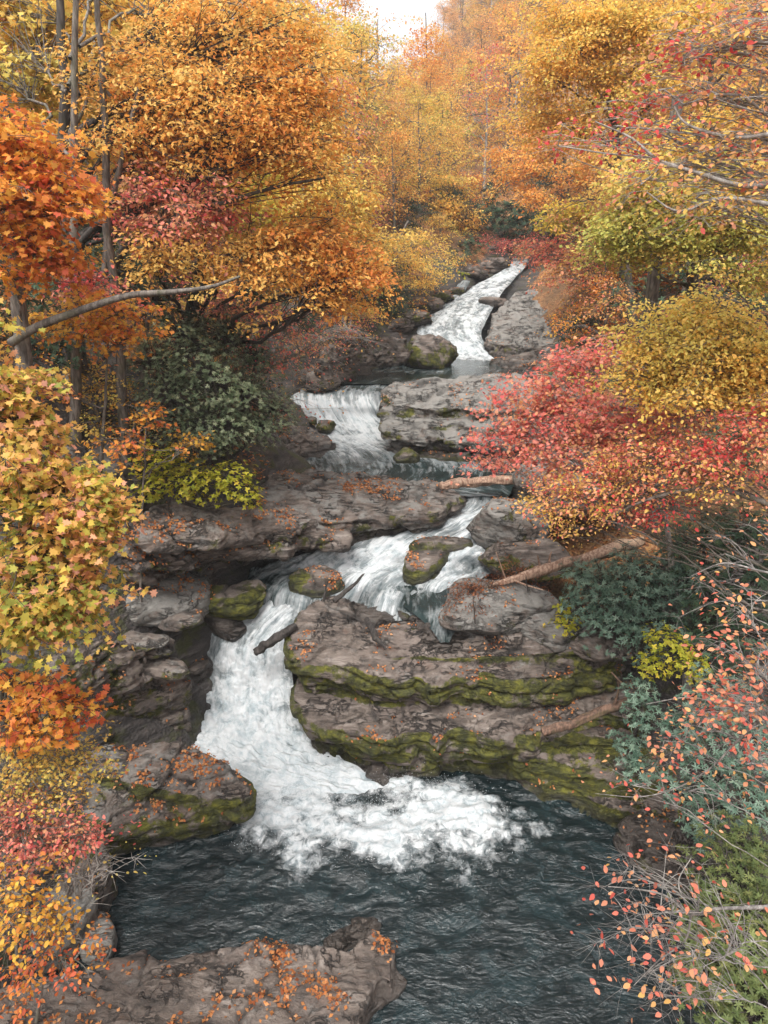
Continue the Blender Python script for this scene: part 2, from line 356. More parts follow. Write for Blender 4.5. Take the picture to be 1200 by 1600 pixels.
# pool
xs = np.arange(-7.5, 8.5, .045); ys = np.arange(1.5, 14.2, .045)
X, Y = np.meshgrid(xs, ys); P = np.stack([X.ravel(), Y.ravel(), np.zeros(X.size)], 1)
imp = []
for ln in ([(330, 1190), (400, 1240), (480, 1240), (600, 1240), (700, 1255), (765, 1290)], [(390, 1285), (470, 1295), (560, 1305), (640, 1300), (700, 1280)], [(400, 1220), (420, 1290)], [(430, 1260), (560, 1275), (640, 1262), (720, 1268)], [(470, 1215), (560, 1220), (640, 1228)]):
    q_ = np.array([atz(px, py, 0)[:2] for px, py in ln])
    for a_, b_ in zip(q_[:-1], q_[1:]): imp += [a_+(b_-a_)*t_ for t_ in np.linspace(0, 1, 5, endpoint=False)]
imp = np.array(imp)
d = np.min(np.linalg.norm(P[:, None, :2]-imp[None], axis=2), axis=1)
d2 = np.linalg.norm((P[:, :2]-atz(850, 1300, 0)[:2])*[.8, 1.6], axis=1)
d3 = np.linalg.norm((P[:, :2]-atz(700, 1330, 0)[:2])*[.35, 1.0], axis=1)
wn = fbm(P*[1.2, 1.2, 1], 6, 5, .62)
foam = 1.12*(1-sstep(-.15, 1.15, d + wn*1.1 + .35*fbm(P*[4, 4, 1], 4, 6))) + .62*(1-sstep(0, .75, d2+wn*.8)) + .22*(1-sstep(.4, 2.6, d3+wn*1.2)) - .30
chop = (1-sstep(.3, 3.5, d))
rip = fbm(np.stack([P[:, 0]*1.5, P[:, 1]*2.3, P[:, 2]], 1), 3, 41); rip2 = 1-np.abs(fbm(np.stack([P[:, 0]*2.2+wn*1.2, P[:, 1]*3.4+wn, P[:, 2]], 1), 3, 43))*2
P[:, 2] = rip*.050*(.6+1.4*chop) + rip2*.030*(.5+1.4*chop) + (1-sstep(.1, 1.3, d))*(.05+.06*(1-2*np.abs(fbm(P*1.8, 5, 47, .6))))
I = np.arange(X.size).reshape(X.shape)
q = np.stack([I[:-1, :-1].ravel(), I[:-1, 1:].ravel(), I[1:, 1:].ravel(), I[1:, :-1].ravel()], 1)
me = mesh_np('plunge_pool', P, [q], {'foam': foam}, uv={'flow': P*1.0})
tag(link('plunge_pool', me, POOL), kind='structure'); WPTS.append(P.reshape(*X.shape, 3)[::14, ::14].reshape(-1, 3))
WP = np.vstack(WPTS)
def water_near(V, chunk=4000):
    """(height above nearest water, horizontal distance)"""
    hd = np.empty(len(V)); dz = np.empty(len(V))
    for i in range(0, len(V), chunk):
        a = V[i:i+chunk]; D = (a[:, None, 0]-WP[None, :, 0])**2+(a[:, None, 1]-WP[None, :, 1])**2
        j = D.argmin(1); hd[i:i+chunk] = np.sqrt(D[np.arange(len(a)), j]); dz[i:i+chunk] = a[:, 2]-WP[j, 2]
    return dz, hd

# ------------------------------------------------------------------ terrain
TC = []
def T(*pts): TC.extend(pts)
for yy in (-30, -10, 2):
    T((-6, yy, -1), (0, yy, -1.2), (6, yy, -1), (-10, yy, 3.5), (-20, yy, 10), (10, yy, 4), (20, yy, 11), (-45, yy, 22), (45, yy, 22))
for yy in (5, 8, 11): T((-5.0, yy, -.9), (0, yy, -1.3), (4.6, yy, -1.1), (-6.6, yy, 1.0), (-8.5, yy, 3.6), (-12, yy, 6.5), (-20, yy, 11), (6.3, yy, .6), (7.6, yy, 2.2), (10, yy, 4.6), (20, yy, 12))
T((-3, 13, -.9), (1, 13.5, -.9), (4, 12.5, -.9), (-2.8, 14.4, .2), (-2.4, 15.4, 1.6), (-1.5, 16.6, 2.6))
T((-4.6, 12.5, .6), (-4.6, 14, 1.6), (-5.2, 14, 3.4), (-6.2, 14, 6.4), (-7.6, 14, 8.6), (-20, 14, 13), (2, 14, 1.9), (6, 13.2, 1.2), (7, 13, 2.6), (8.5, 14, 4.2), (11, 14, 6), (20, 14, 12.5), (-3.4, 16.9, 3.2), (-3.7, 17.3, 5.0), (-5, 16.6, 6.2), (-6.5, 17, 7.8), (5, 16, 2.6), (7, 17, 4.4))
T((0, 18, 2.9), (2.2, 19.5, 3.5), (-2, 17.5, 2.9), (-2.6, 18.3, 4.6), (-3.2, 19, 5.4), (-4.5, 20, 6.8), (-7.5, 20, 9.4), (-20, 20, 15), (4.6, 19, 4.2), (7, 20, 5.8), (11, 20, 8.2), (20, 20, 13.5))
T((1, 22.5, 3.7), (3.5, 22.5, 3.7), (-1.5, 23, 3.9), (-1, 25.3, 4.0), (-3.4, 23, 5.4), (-6.5, 23, 8), (6, 23, 5.6), (9, 24, 7.5))
T((-1.2, 27, 5.5), (-4.6, 27, 7.1), (-8, 27, 9.6), (-20, 27, 17), (3, 27, 5.6), (6.5, 27, 7.0), (10, 27, 9.2), (20, 27, 15))
T((3, 32, 5.5), (6, 32, 5.7), (.5, 32.5, 6.0), (-2.5, 32, 8.0), (8.5, 32, 6.8), (12, 32, 10.5), (20, 32, 16.5))
T((4.6, 36, 5.5), (1.4, 36.5, 7.0), (-1.5, 37, 9.8), (-20, 36, 20), (7.6, 36, 6.6), (12, 36, 11), (22, 36, 18))
T((4.6, 39, 7.3), (2.2, 40, 9.2), (-1.5, 41, 12), (7.8, 39.5, 8.0), (12, 40, 12))
T((6.2, 43, 9.2), (4, 44, 11.0), (10, 44, 11.0), (14, 45, 14))
T((8.5, 47, 10.6), (10, 50, 11.4), (5, 48, 12.6), (0, 48, 15.5), (-20, 48, 25), (12.5, 48, 12.6), (20, 48, 18), (36, 48, 28), (-45, 48, 36))
T((10, 62, 14.5), (3, 62, 16.5), (-20, 62, 30), (-45, 62, 40), (20, 62, 20.5), (40, 62, 34))
T((6, 100, 21), (-40, 100, 41), (-14, 100, 19), (22, 100, 36), (60, 100, 58), (100, 100, 70), (-90, 100, 50))
T((-70, 160, 42), (-30, 160, 24), (-8, 160, 25), (8, 160, 44), (16, 160, 58), (40, 160, 80), (90, 160, 100), (-120, 160, 55))
T((-60, 230, 40), (-10, 230, 30), (40, 230, 85), (120, 230, 100), (0, 420, 10), (-250, 400, 0), (250, 400, 40), (-300, 100, 30), (300, 100, 60), (-300, -200, 10), (300, -200, 10), (0, -300, -2), (-60, 30, 32), (60, 30, 32))
TC = np.array(TC, float)
def _k(r): return r
_n = len(TC); _A = np.zeros((_n+3, _n+3)); _D = np.linalg.norm(TC[:, None, :2]-TC[None, :, :2], axis=2)
_A[:_n, :_n] = _k(_D) - np.eye(_n)*.02; _A[:_n, _n] = 1; _A[:_n, _n+1:] = TC[:, :2]; _A[_n:, :_n] = _A[:_n, _n:].T
_S = np.linalg.solve(_A, np.concatenate([TC[:, 2], [0, 0, 0]]))
def ground_raw(x, y):
    Q = np.stack([np.ravel(x), np.ravel(y)], 1); out = np.empty(len(Q))
    for i in range(0, len(Q), 20000):
        q = Q[i:i+20000]; out[i:i+20000] = _k(np.linalg.norm(q[:, None]-TC[None, :, :2], axis=2))@_S[:_n] + _S[_n] + q@_S[_n+1:]
    return out
def ground(x, y):
    x = np.ravel(x).astype(float); y = np.ravel(y).astype(float); z = ground_raw(x, y)
    r = np.hypot(x, y-15); p = np.stack([x, y, 0*x], 1)
    z = z + fbm(p*.35, 4, 61)*.35 + fbm(p*1.6, 4, 63)*.10 + fbm(p*.05, 3, 65)*2.5*sstep(40, 90, r)
    return z
def gz(x, y): return float(ground([x], [y])[0])
xs = np.unique(np.concatenate([np.arange(-13, 13, .14), -13-np.cumsum(.14*1.09**np.arange(60)), 13+np.cumsum(.14*1.09**np.arange(60))]))
xs = xs[(xs > -320) & (xs < 320)]
ys = np.unique(np.concatenate([np.arange(1, 50, .16), 1-np.cumsum(.16*1.12**np.arange(50)), 50+np.cumsum(.16*1.045**np.arange(110))]))
ys = ys[(ys > -320) & (ys < 460)]
X, Y = np.meshgrid(xs, ys); P = np.stack([X.ravel(), Y.ravel(), ground(X, Y)], 1)
near = (np.abs(P[:, 0]) < 14) & (P[:, 1] > 0) & (P[:, 1] < 52)
dz = np.full(len(P), 5.0); hd = np.full(len(P), 9.0); dz[near], hd[near] = water_near(P[near])
rocky = np.clip(1.15-hd/2.4, 0, 1); cliff = (P[:, 0] < -4.2) & (P[:, 0] > -8.3) & (P[:, 1] > 10) & (P[:, 1] < 19)
rocky[cliff] = np.maximum(rocky[cliff], .75)
st = .42; zw = P[:, 2] + fbm(P*.5, 3, 71)*.5; fr = (zw/st) % 1.0
P[:, 2] += rocky*(sstep(.62, .98, fr)-fr)*st*.8 + rocky*fbm(P*[1.2, 1.2, 3], 4, 73)*.14
I = np.arange(X.size).reshape(X.shape)
q = np.stack([I[:-1, :-1].ravel(), I[:-1, 1:].ravel(), I[1:, 1:].ravel(), I[1:, :-1].ravel()], 1)
GX, GY, GZ = xs.copy(), ys.copy(), P[:, 2].reshape(X.shape).copy()
def gz(x, y):
    i = min(max(int(np.searchsorted(GX, x))-1, 0), len(GX)-2); j = min(max(int(np.searchsorted(GY, y))-1, 0), len(GY)-2)
    u = (x-GX[i])/(GX[i+1]-GX[i]); v = (y-GY[j])/(GY[j+1]-GY[j])
    return float((GZ[j, i]*(1-u)+GZ[j, i+1]*u)*(1-v) + (GZ[j+1, i]*(1-u)+GZ[j+1, i+1]*u)*v)
wetg = (1-sstep(.05, .6, dz))*(1-sstep(.2, 1.2, hd))
tag(link('terrain', mesh_np('terrain', P, [q], {'rocky': rocky, 'wet': wetg}), GROUND), kind='structure')

# ------------------------------------------------------------------ rocks
ROCKS = []
def chaikin(P, n=1):
    for _ in range(n):
        A = np.roll(P, -1, 0); P = np.stack([P*.75+A*.25, P*.25+A*.75], 1).reshape(-1, P.shape[1])
    return P
def prism(P, th, ins=.05):
    P = chaikin(np.asarray(P, float), 1)
    n0 = len(P); L_ = np.linalg.norm(np.roll(P, -1, 0)-P, axis=1); Q = []
    for i in range(n0):
        k = max(1, int(L_[i]/.22))
        for j in range(k): Q.append(P[i]+(P[(i+1) % n0]-P[i])*j/k)
    P = np.array(Q); size = np.ptp(P[:, :2], axis=0).min()
    a = min(.26, size*.085); d1, d2, hc = voro(P*[1.3, 1.3, .2]+th*7, 5)
    P[:, 0] += a*1.3*fbm(P*1.3, 3, int(th*100)+3); P[:, 1] += a*1.6*(hc-.5) + a*.5*fbm(P*2.5, 2, 9)
    d = np.roll(P, -1, 0)-np.roll(P, 1, 0); nrm = np.stack([d[:, 1], -d[:, 0]], 1); nrm /= np.maximum(np.linalg.norm(nrm, axis=1, keepdims=True), 1e-6)
    area = np.sum(P[:, 0]*np.roll(P[:, 1], -1)-np.roll(P[:, 0], -1)*P[:, 1])
    if area < 0: nrm = -nrm
    rings = []
    for k, (o, dzz) in enumerate([(-ins, 0), (0, -.14*th), (.02, -.5*th), (-.02, -.85*th), (-ins*1.5, -th)]):
        R = P.copy(); R[:, :2] += nrm*o; R[:, 2] += dzz; rings.append(R)
    V = np.vstack(rings); n = len(P); fs = []
    for k in range(4):
        for i in range(n): fs.append((k*n+i, k*n+(i+1) % n, (k+1)*n+(i+1) % n, (k+1)*n+i))
    tr = tessellate_polygon([[Vector((*p[:2], 0)) for p in rings[0]]])
    tb = tessellate_polygon([[Vector((*p[:2], 0)) for p in rings[4]]])
    return V, fs, [tuple(t) for t in tr], [tuple(4*n+i for i in t)[::-1] for t in tb]
def boulder_geo(c, r, seed, flat=1.0, sub=5, cuts=16, rot=0):
    bm = bmesh.new(); bmesh.ops.create_icosphere(bm, subdivisions=sub, radius=1)
    D = np.array([v.co[:] for v in bm.verts]); Fs = np.array([[v.index for v in f.verts] for f in bm.faces]); bm.free()
    D /= np.linalg.norm(D, axis=1, keepdims=True)
    rg = np.random.default_rng(seed); N = rg.normal(size=(cuts, 3)); N /= np.linalg.norm(N, axis=1, keepdims=True)
    N = np.vstack([N, [[0, 0, 1], [0, 0, -1]]]); hh = np.append(rg.uniform(.72, 1.0, cuts), [flat, .8])
    dn = D@N.T; R = np.where(dn > .05, hh[None]/np.maximum(dn, .05), 9)
    k = 14.0; rad = -np.log(np.exp(-k*np.minimum(R, 3)).sum(1))/k; rad = np.minimum(rad, 1.15)
    V = D*rad[:, None]*np.array(r)
    ca, sa = math.cos(rot), math.sin(rot); V = V@np.array([[ca, sa, 0], [-sa, ca, 0], [0, 0, 1]])
    return V+np.asarray(c), Fs
def finish_rock(name, V, Fs, label, cat, seed, moss, pale, disp, strata, group=None, top_moss=0, wetk=1.0, litter=1.0):
    me = mesh_np(name, V, [Fs]); nv = len(V)
    N = np.empty(nv*3, np.float32); me.vertices.foreach_get('normal', N); N = N.reshape(-1, 3).astype(float)
    side = 1-np.abs(N[:, 2])
    zz = V[:, 2] + fbm(V*.45, 3, seed)*.35 + V[:, 0]*.04
    def bands(per, sd):
        u = zz/per + fbm(V*[.6, .6, .2], 2, sd)*.9; k = np.floor(u); f = u-k
        kk = k.astype(np.int64); a = _h(kk, kk*0, kk*0+sd, sd); bnd = a*.9 + .3*sstep(0, .25, f) - 1.1*(1-sstep(0, .12, np.minimum(f, 1-f)))*(.4+a)
        return bnd - .4
    lay = bands(.34, seed+3)*1.0 + bands(.13, seed+4)*.28
    d1, d2, hc = voro(np.stack([V[:, 0]*.95+zz*.2, V[:, 1]*.95, zz*1.9], 1) + fbm(V*.9, 3, seed+11)[:, None]*.45, seed)
    crk = 1-sstep(0, .09, d2-d1); crack = np.clip(crk*sstep(-.15, .25, fbm(V*.6, 3, seed+12)), 0, 1)
    cr = 1-2*np.abs(fbm(V*[.8, .8, 1.6], 4, seed+5))
    dd = disp*(fbm(V*.7, 4, seed+1)*.75 + fbm(V*2.6, 4, seed+2)*.22 - np.clip(cr-.72, 0, 1)*1.3) + strata*lay*(.12+1.25*side) + disp*1.0*(hc-.5) - disp*.6*crack
    V2 = V + N*dd[:, None] + N*(fbm(V*6, 2, seed+21)*.022)[:, None]
    # thin bedding steps on the top
    st = fbm(np.stack([V[:, 0]*.5, V[:, 1]*1.3, zz*.2], 1), 4, seed+8)
    V2[:, 2] += (1-side)*strata*4.0*(np.floor(st*6)/6)
    dz, hd = water_near(V2)
    wet = np.clip((1-sstep(.02, .45*wetk, dz))*(1-sstep(.25, .9, hd)), 0, 1)
    ms = moss*(.34+1.15*sstep(.15, .6, side)) + top_moss*(1-side)*.6 - .25*sstep(.7, .95, N[:, 2])*(1-top_moss)
    ms = ms - .35*(1-sstep(-.1, .12, dz))*(hd < .4)
    c = np.array([V2[:, 0].mean(), V2[:, 1].mean(), V2[:, 2].min()])
    me.vertices.foreach_set('co', (V2-c).astype(np.float32).ravel()); me.update()
    for k, v in (('crack', crack*.75), ('moss', ms), ('wet', wet), ('pale', np.full(nv, pale)*(.5+.5*(1-side)))):
        a = me.attributes.new(k, 'FLOAT', 'POINT'); a.data.foreach_set('value', v.astype(np.float32))
    o = link(name, me, ROCK, loc=c); tag(o, label, cat, group)
    N2 = np.empty(nv*3, np.float32); me.vertices.foreach_get('normal', N2); N2 = N2.reshape(-1, 3)
    ROCKS.append((V2, N2, dz, crack, litter)); return o
def rock(name, label, layers, cat='rock', seed=0, vox=.055, moss=.3, pale=.2, disp=.13, strata=.06, top_moss=0, wetk=1.0, litter=1.0, group=None):
    """layers: (points (px,py,z) or world arrays, thickness)"""
    VV, FF, off = [], [], 0
    for pts, th in layers:
        P = np.array([atz(*p) if len(p) == 3 and abs(p[0]) > 0 else p for p in pts])
        V, a, b, c = prism(P, th); VV.append(V); FF += [tuple(i+off for i in f) for f in a+b+c]; off += len(V)
    me = bpy.data.meshes.new('tmp'); me.from_pydata(np.vstack(VV).tolist(), [], FF); me.update()
    bm = bmesh.new(); bm.from_mesh(me); bmesh.ops.recalc_face_normals(bm, faces=bm.faces); bm.to_mesh(me); bm.free()
    o = bpy.data.objects.new('tmp', me); COL.objects.link(o)
    md = o.modifiers.new('r', 'REMESH'); md.mode = 'VOXEL'; md.voxel_size = vox
    dg = bpy.context.evaluated_depsgraph_get(); m2 = o.evaluated_get(dg).to_mesh()
    V = np.empty(len(m2.vertices)*3, np.float32); m2.vertices.foreach_get('co', V); V = V.reshape(-1, 3).astype(float)
    Fs = np.empty(len(m2.loops), np.int32); m2.loops.foreach_get('vertex_index', Fs); Fs = Fs.reshape(-1, 4)
    o.evaluated_get(dg).to_mesh_clear(); bpy.data.objects.remove(o); bpy.data.meshes.remove(me)
    E = np.unique(np.sort(np.vstack([Fs[:, [0, 1]], Fs[:, [1, 2]], Fs[:, [2, 3]], Fs[:, [3, 0]]]), axis=1), axis=0)
    for _ in range(1):
        S = V.copy(); C = np.ones(len(V))
        np.add.at(S, E[:, 0], V[E[:, 1]]); np.add.at(S, E[:, 1], V[E[:, 0]]); np.add.at(C, E[:, 0], 1); np.add.at(C, E[:, 1], 1)
        V = S/C[:, None]
    return finish_rock(name, V, Fs, label, cat, seed, moss, pale, disp, strata, group, top_moss, wetk, litter)
def boulder(name, label, c, r, cat='boulder', seed=0, moss=.2, pale=.3, disp=.06, strata=.03, flat=.8, sub=5, rot=0, top_moss=0, wetk=1.0, litter=.6, group=None, cuts=16):
    V, Fs = boulder_geo(c, r, seed, flat, sub, cuts, rot)
    return finish_rock(name, V, Fs, label, cat, seed, moss, pale, disp, strata, group, top_moss, wetk, litter)
R = rock
R('rock_ledge', 'broad flat-topped ledge with mossy stepped front, between the lower waterfall and the right bank', [
  ([(458, 990, 2.95), (472, 950, 3.1), (520, 938, 3.25), (600, 936, 3.25), (650, 952, 3.18), (700, 975, 3.15), (735, 950, 3.3), (800, 940, 3.3), (870, 975, 3.2), (960, 1010, 2.9), (970, 1035, 2.6), (900, 1048, 2.5), (800, 1056, 2.45), (700, 1064, 2.45), (600, 1056, 2.5), (520, 1044, 2.6), (478, 1045, 2.55), (455, 1025, 2.7)], .75),
  ([(470, 1050, 2.1), (480, 1000, 2.1), (960, 1010, 2.1), (950, 1060, 2.0), (800, 1078, 1.9), (640, 1084, 1.9), (540, 1076, 2.0)], .5),
  ([(470, 1085, 1.65), (480, 1000, 1.7), (960, 1000, 1.8), (1000, 1090, 1.75), (960, 1128, 1.65), (860, 1136, 1.55), (700, 1146, 1.5), (560, 1148, 1.5), (480, 1130, 1.5)], .55),
  ([(480, 1125, 1.1), (480, 1040, 1.1), (960, 1040, 1.2), (1000, 1150, 1.2), (860, 1172, 1.0), (700, 1168, 1.0), (560, 1165, 1.0)], .5),
  ([(485, 1150, .7), (480, 1080, .7), (980, 1080, .7), (1000, 1190, .6), (840, 1190, .6), (700, 1172, .7), (560, 1170, .7)], 1.3)],
  seed=101, moss=.47, pale=.12, disp=.15, strata=.08, vox=.042)
R('sloping_rock', 'dome of moss-covered rock sloping into the right side of the plunge pool under a log', [
  ([(812, 1160, 1.25), (870, 1145, 1.45), (960, 1128, 1.6), (1015, 1150, 1.4), (1045, 1200, 1.0), (1020, 1240, .7), (950, 1225, .8), (880, 1195, .95), (830, 1180, 1.0)], .6),
  ([(800, 1185, .6), (900, 1150, .9), (1040, 1170, .9), (1075, 1240, .6), (1060, 1290, .4), (980, 1275, .35), (900, 1245, .4), (830, 1215, .5)], 1.3)],
  seed=102, moss=.62, pale=.0, disp=.16, strata=.05, top_moss=.5)
R('foreground_slab', 'wide brown slab with leaf-filled cracks along the bottom of the pool', [
  ([(-140, 1590, 1.2), (60, 1535, .9), (240, 1490, .7), (330, 1464, .62), (440, 1455, .55), (530, 1458, .5), (590, 1468, .4), (618, 1484, .38), (600, 1535, .45), (575, 1575, .55), (530, 1640, .75), (480, 1760, .9), (-160, 1800, 1.4)], .8),
  ([(560, 1500, .25), (640, 1515, .16), (648, 1535, .12), (610, 1560, .2), (540, 1580, .3)], .5),
  ([(500, 1455, .16), (570, 1432, .10), (600, 1438, .08), (590, 1460, .12), (520, 1490, .2)], .5)],
  seed=103, moss=.03, pale=.10, disp=.09, strata=.03, vox=.04, litter=2.0)
R('mossy_outcrop', 'low outcrop with moss on its blunt end, left of the foot of the lower waterfall', [
  ([(120, 1180, 2.0), (240, 1150, 1.8), (300, 1168, 1.5), (340, 1195, 1.15), (392, 1225, .95), (385, 1250, .75), (340, 1275, .65), (260, 1290, .75), (160, 1290, 1.1), (90, 1250, 1.6)], .55),
  ([(130, 1200, 1.2), (300, 1180, 1.0), (395, 1225, .5), (385, 1265, .3), (330, 1295, .25), (200, 1310, .4), (100, 1300, .8)], 1.2)],
  seed=104, moss=.48, pale=.35, disp=.12, strata=.05, litter=1.8)
R('rock_shelf', 'dark layered shelves stepping up the left bank beside the lower waterfall', [
  ([(60, 1010, 4.2), (180, 990, 3.8), (225, 1005, 3.4), (232, 1030, 3.0), (190, 1050, 3.1), (90, 1060, 3.7)], .7),
  ([(80, 1060, 3.0), (235, 1035, 2.6), (290, 1050, 2.2), (296, 1075, 1.95), (240, 1090, 2.05), (120, 1100, 2.4)], .6),
  ([(80, 1110, 2.2), (270, 1080, 1.7), (296, 1100, 1.4), (285, 1120, 1.3), (200, 1130, 1.5), (90, 1150, 1.9)], .9),
  ([(110, 1140, 1.7), (270, 1120, 1.0), (285, 1150, .8), (240, 1165, .9), (120, 1180, 1.4)], .8)],
  seed=105, moss=.30, pale=.15, disp=.13, strata=.07)
R('pale_slab', 'pale lichen-grey slab on the left bank above the lower waterfall', [
  ([(200, 905, 4.2), (255, 890, 4.1), (320, 893, 3.9), (330, 920, 3.7), (315, 945, 3.6), (240, 950, 3.8), (195, 940, 4.1)], .6)],
  seed=106, moss=.05, pale=.95, disp=.07, strata=.03)
boulder('mossy_boulder', 'rounded mossy boulder at the lip of the lower waterfall, left side', atz(368, 940, 3.2), (.80, .55, .52), seed=107, moss=.52, pale=0, disp=.08, strata=.04, top_moss=.75, flat=.9)
R('undercut_ledge', 'dark undercut ledge curving along the left side of the middle rapids', [
  ([(190, 792, 6.1), (300, 784, 5.9), (420, 792, 5.4), (480, 800, 5.1), (505, 812, 4.95), (440, 824, 5.05), (330, 838, 5.3), (190, 850, 5.7)], .34),
  ([(190, 810, 5.6), (420, 802, 5.0), (500, 808, 4.75), (546, 822, 4.6), (540, 838, 4.5), (470, 842, 4.62), (380, 852, 4.75), (280, 868, 4.9), (190, 875, 5.3)], .36),
  ([(190, 830, 5.0), (430, 812, 4.5), (525, 822, 4.25), (500, 832, 4.25), (430, 842, 4.3), (350, 866, 4.4), (270, 888, 4.5), (190, 895, 4.8)], .34),
  ([(190, 850, 4.6), (420, 828, 4.1), (480, 828, 4.0), (420, 838, 4.0), (340, 872, 4.05), (260, 900, 4.1), (190, 910, 4.3)], .9)],
  seed=108, moss=.2, pale=.3, disp=.13, strata=.06, vox=.048)
R('leafy_slab', 'tilted grey slab with orange leaves, left of the log above the middle rapids', [
  ([(410, 745, 5.5), (470, 733, 5.35), (560, 735, 5.2), (650, 748, 5.1), (712, 760, 4.95), (726, 778, 4.8), (680, 792, 4.72), (600, 800, 4.75), (520, 806, 4.85), (440, 800, 5.1), (400, 775, 5.4)], .5),
  ([(430, 770, 4.9), (700, 765, 4.6), (735, 785, 4.4), (690, 803, 4.4), (580, 820, 4.45), (460, 822, 4.6)], .9)],
  seed=109, moss=.22, pale=.35, disp=.11, strata=.06, litter=1.6)
boulder('boulder', 'large grey angular boulder right of the middle rapids below the log', atz(797, 815, 4.55), (1.05, .85, .85), seed=110, moss=.12, pale=.75, disp=.08, strata=.03, rot=.3)
boulder('boulder', 'low mossy boulder under the grey angular boulder on the right of the rapids', atz(815, 880, 3.75), (1.15, .8, .65), seed=111, moss=.5, pale=.1, disp=.08, strata=.04)
boulder('boulder', 'grey boulder under the broken red-brown trunk, behind the rusty dead bush', atz(775, 955, 3.35), (1.35, .8, .68), seed=112, moss=.1, pale=.7, disp=.09, strata=.04)
boulder('boulder', 'pale boulder low on the right bank beside the rhododendron', atz(870, 980, 3.05), (.9, .7, .55), seed=113, moss=.15, pale=.8, disp=.07, strata=.05)
boulder('boulder', 'flat brown boulder between the right bank shrubs and the ledge', atz(935, 1005, 2.95), (.9, .6, .4), seed=114, moss=.25, pale=.3, disp=.07, strata=.05)
boulder('boulder', 'slanting pale rock half hidden by red leaves above the grey angular boulder', atz(880, 750, 5.4), (1.2, 1.5, .85), seed=115, moss=.15, pale=.7, disp=.1, strata=.05, rot=.5)
R('island_rock', 'two-tiered mossy island rock in the middle rapids', [
  ([(634, 844, 4.2), (668, 834, 4.2), (732, 837, 4.12), (738, 848, 4.05), (690, 852, 4.05), (645, 854, 4.05)], .28),
  ([(630, 868, 3.92), (645, 854, 3.96), (712, 852, 3.95), (712, 862, 3.85), (684, 880, 3.75), (655, 894, 3.66), (632, 890, 3.68)], .7)],
  seed=116, moss=.5, pale=0, disp=.07, strata=.04, top_moss=.35, vox=.05)
R('island_rock', 'long mossy rock parting the water at the head of the lower waterfall', [
  ([(450, 890, 3.75), (500, 880, 3.8), (532, 890, 3.68), (538, 910, 3.5), (500, 922, 3.42), (450, 915, 3.45)], .7)],
  seed=117, moss=.52, pale=0, disp=.06, strata=.03, top_moss=.6)
R('layered_outcrop', 'massive rounded outcrop of thin grey layers right of the second waterfall', [
  ([(596, 606, 6.72), (622, 594, 6.8), (700, 588, 6.9), (790, 586, 7.05), (870, 600, 7.2), (900, 630, 6.9), (820, 640, 6.5), (720, 638, 6.35), (610, 630, 6.35)], .35),
  ([(588, 634, 6.25), (610, 610, 6.4), (870, 620, 6.7), (900, 660, 6.3), (800, 664, 6.0), (700, 662, 5.85), (612, 654, 5.85)], .38),
  ([(580, 658, 5.8), (600, 640, 6.0), (880, 655, 6.1), (890, 690, 5.7), (780, 688, 5.5), (680, 684, 5.45), (610, 676, 5.5)], .4),
  ([(606, 684, 5.25), (620, 665, 5.4), (860, 685, 5.4), (870, 704, 5.2), (740, 700, 5.05), (650, 694, 5.1)], .8)],
  seed=118, moss=.26, pale=.7, disp=.14, strata=.075, vox=.06)
R('rock', 'low mossy rocks at the foot of the layered outcrop', [([(620, 700, 4.95), (700, 700, 5.0), (745, 712, 4.9), (700, 716, 4.8), (640, 708, 4.8)], .5)], seed=119, moss=.55, pale=0, disp=.08, top_moss=.6)
boulder('boulder', 'dark domed boulder with moss beside the pool under the upper waterfall', at(672, 556, 33.0), (1.35, 1.2, 1.05), seed=120, moss=.42, pale=.2, disp=.12, strata=.05, flat=.95, top_moss=.3)
R('undercut_ledge', 'dark overhanging ledge left of the domed boulder at the upper pool', [
  ([(490, 545, 8.0), (560, 520, 8.3), (630, 525, 8.1), (650, 535, 7.8), (640, 548, 7.5), (560, 556, 7.4), (500, 570, 7.3)], .55),
  ([(480, 565, 7.0), (640, 545, 7.0), (620, 560, 6.8), (540, 572, 6.6), (490, 585, 6.6)], 1.0)],
  seed=121, moss=.15, pale=.25, disp=.16, strata=.08, vox=.08, litter=2)
boulder('boulder', 'small rock at the water edge below the overhanging ledge', atz(540, 590, 6.5), (.5, .45, .5), seed=122, moss=.3, pale=.2, sub=4)
boulder('boulder', 'brown leaning rock at the left edge of the second waterfall', atz(500, 592, 6.7), (.9, .6, .6), seed=123, moss=.2, pale=.2, sub=4, rot=.6)
boulder('boulder', 'little mossy rock alone in the stream below the second waterfall', atz(632, 714, 4.8), (.48, .4, .32), seed=124, moss=.6, top_moss=.8, sub=4)
boulder('boulder', 'small round rock in the white water of the second waterfall', atz(508, 665, 5.3), (.34, .3, .3), seed=125, moss=.5, sub=4)
boulder('boulder', 'smallest rock in the white water of the second waterfall, left of the round one', atz(488, 658, 5.4), (.24, .2, .22), seed=126, moss=.4, sub=3)
R('rock_shelf', 'dark shelf with fallen leaves left of the second waterfall', [
  ([(430, 660, 6.0), (480, 665, 5.6), (525, 682, 5.1), (520, 697, 4.95), (450, 705, 5.1), (420, 690, 5.7)], .8), ([(420, 700, 5.2), (470, 712, 4.95), (480, 725, 4.8), (420, 735, 5.1)], .7)],
  seed=127, moss=.1, pale=.3, disp=.1, litter=2.5, vox=.06)
R('rock_slope', 'long smooth grey slope on the right of the upper waterfall', [
  ([up(790, 462, 41), up(830, 450, 42.5), up(885, 464, 41), up(930, 496, 37.5), up(900, 528, 35.0), up(820, 540, 34.8), up(765, 534, 35.6), up(756, 514, 37)], 1.6)],
  seed=128, moss=.10, pale=.6, disp=.18, strata=.08, vox=.09, litter=.8)
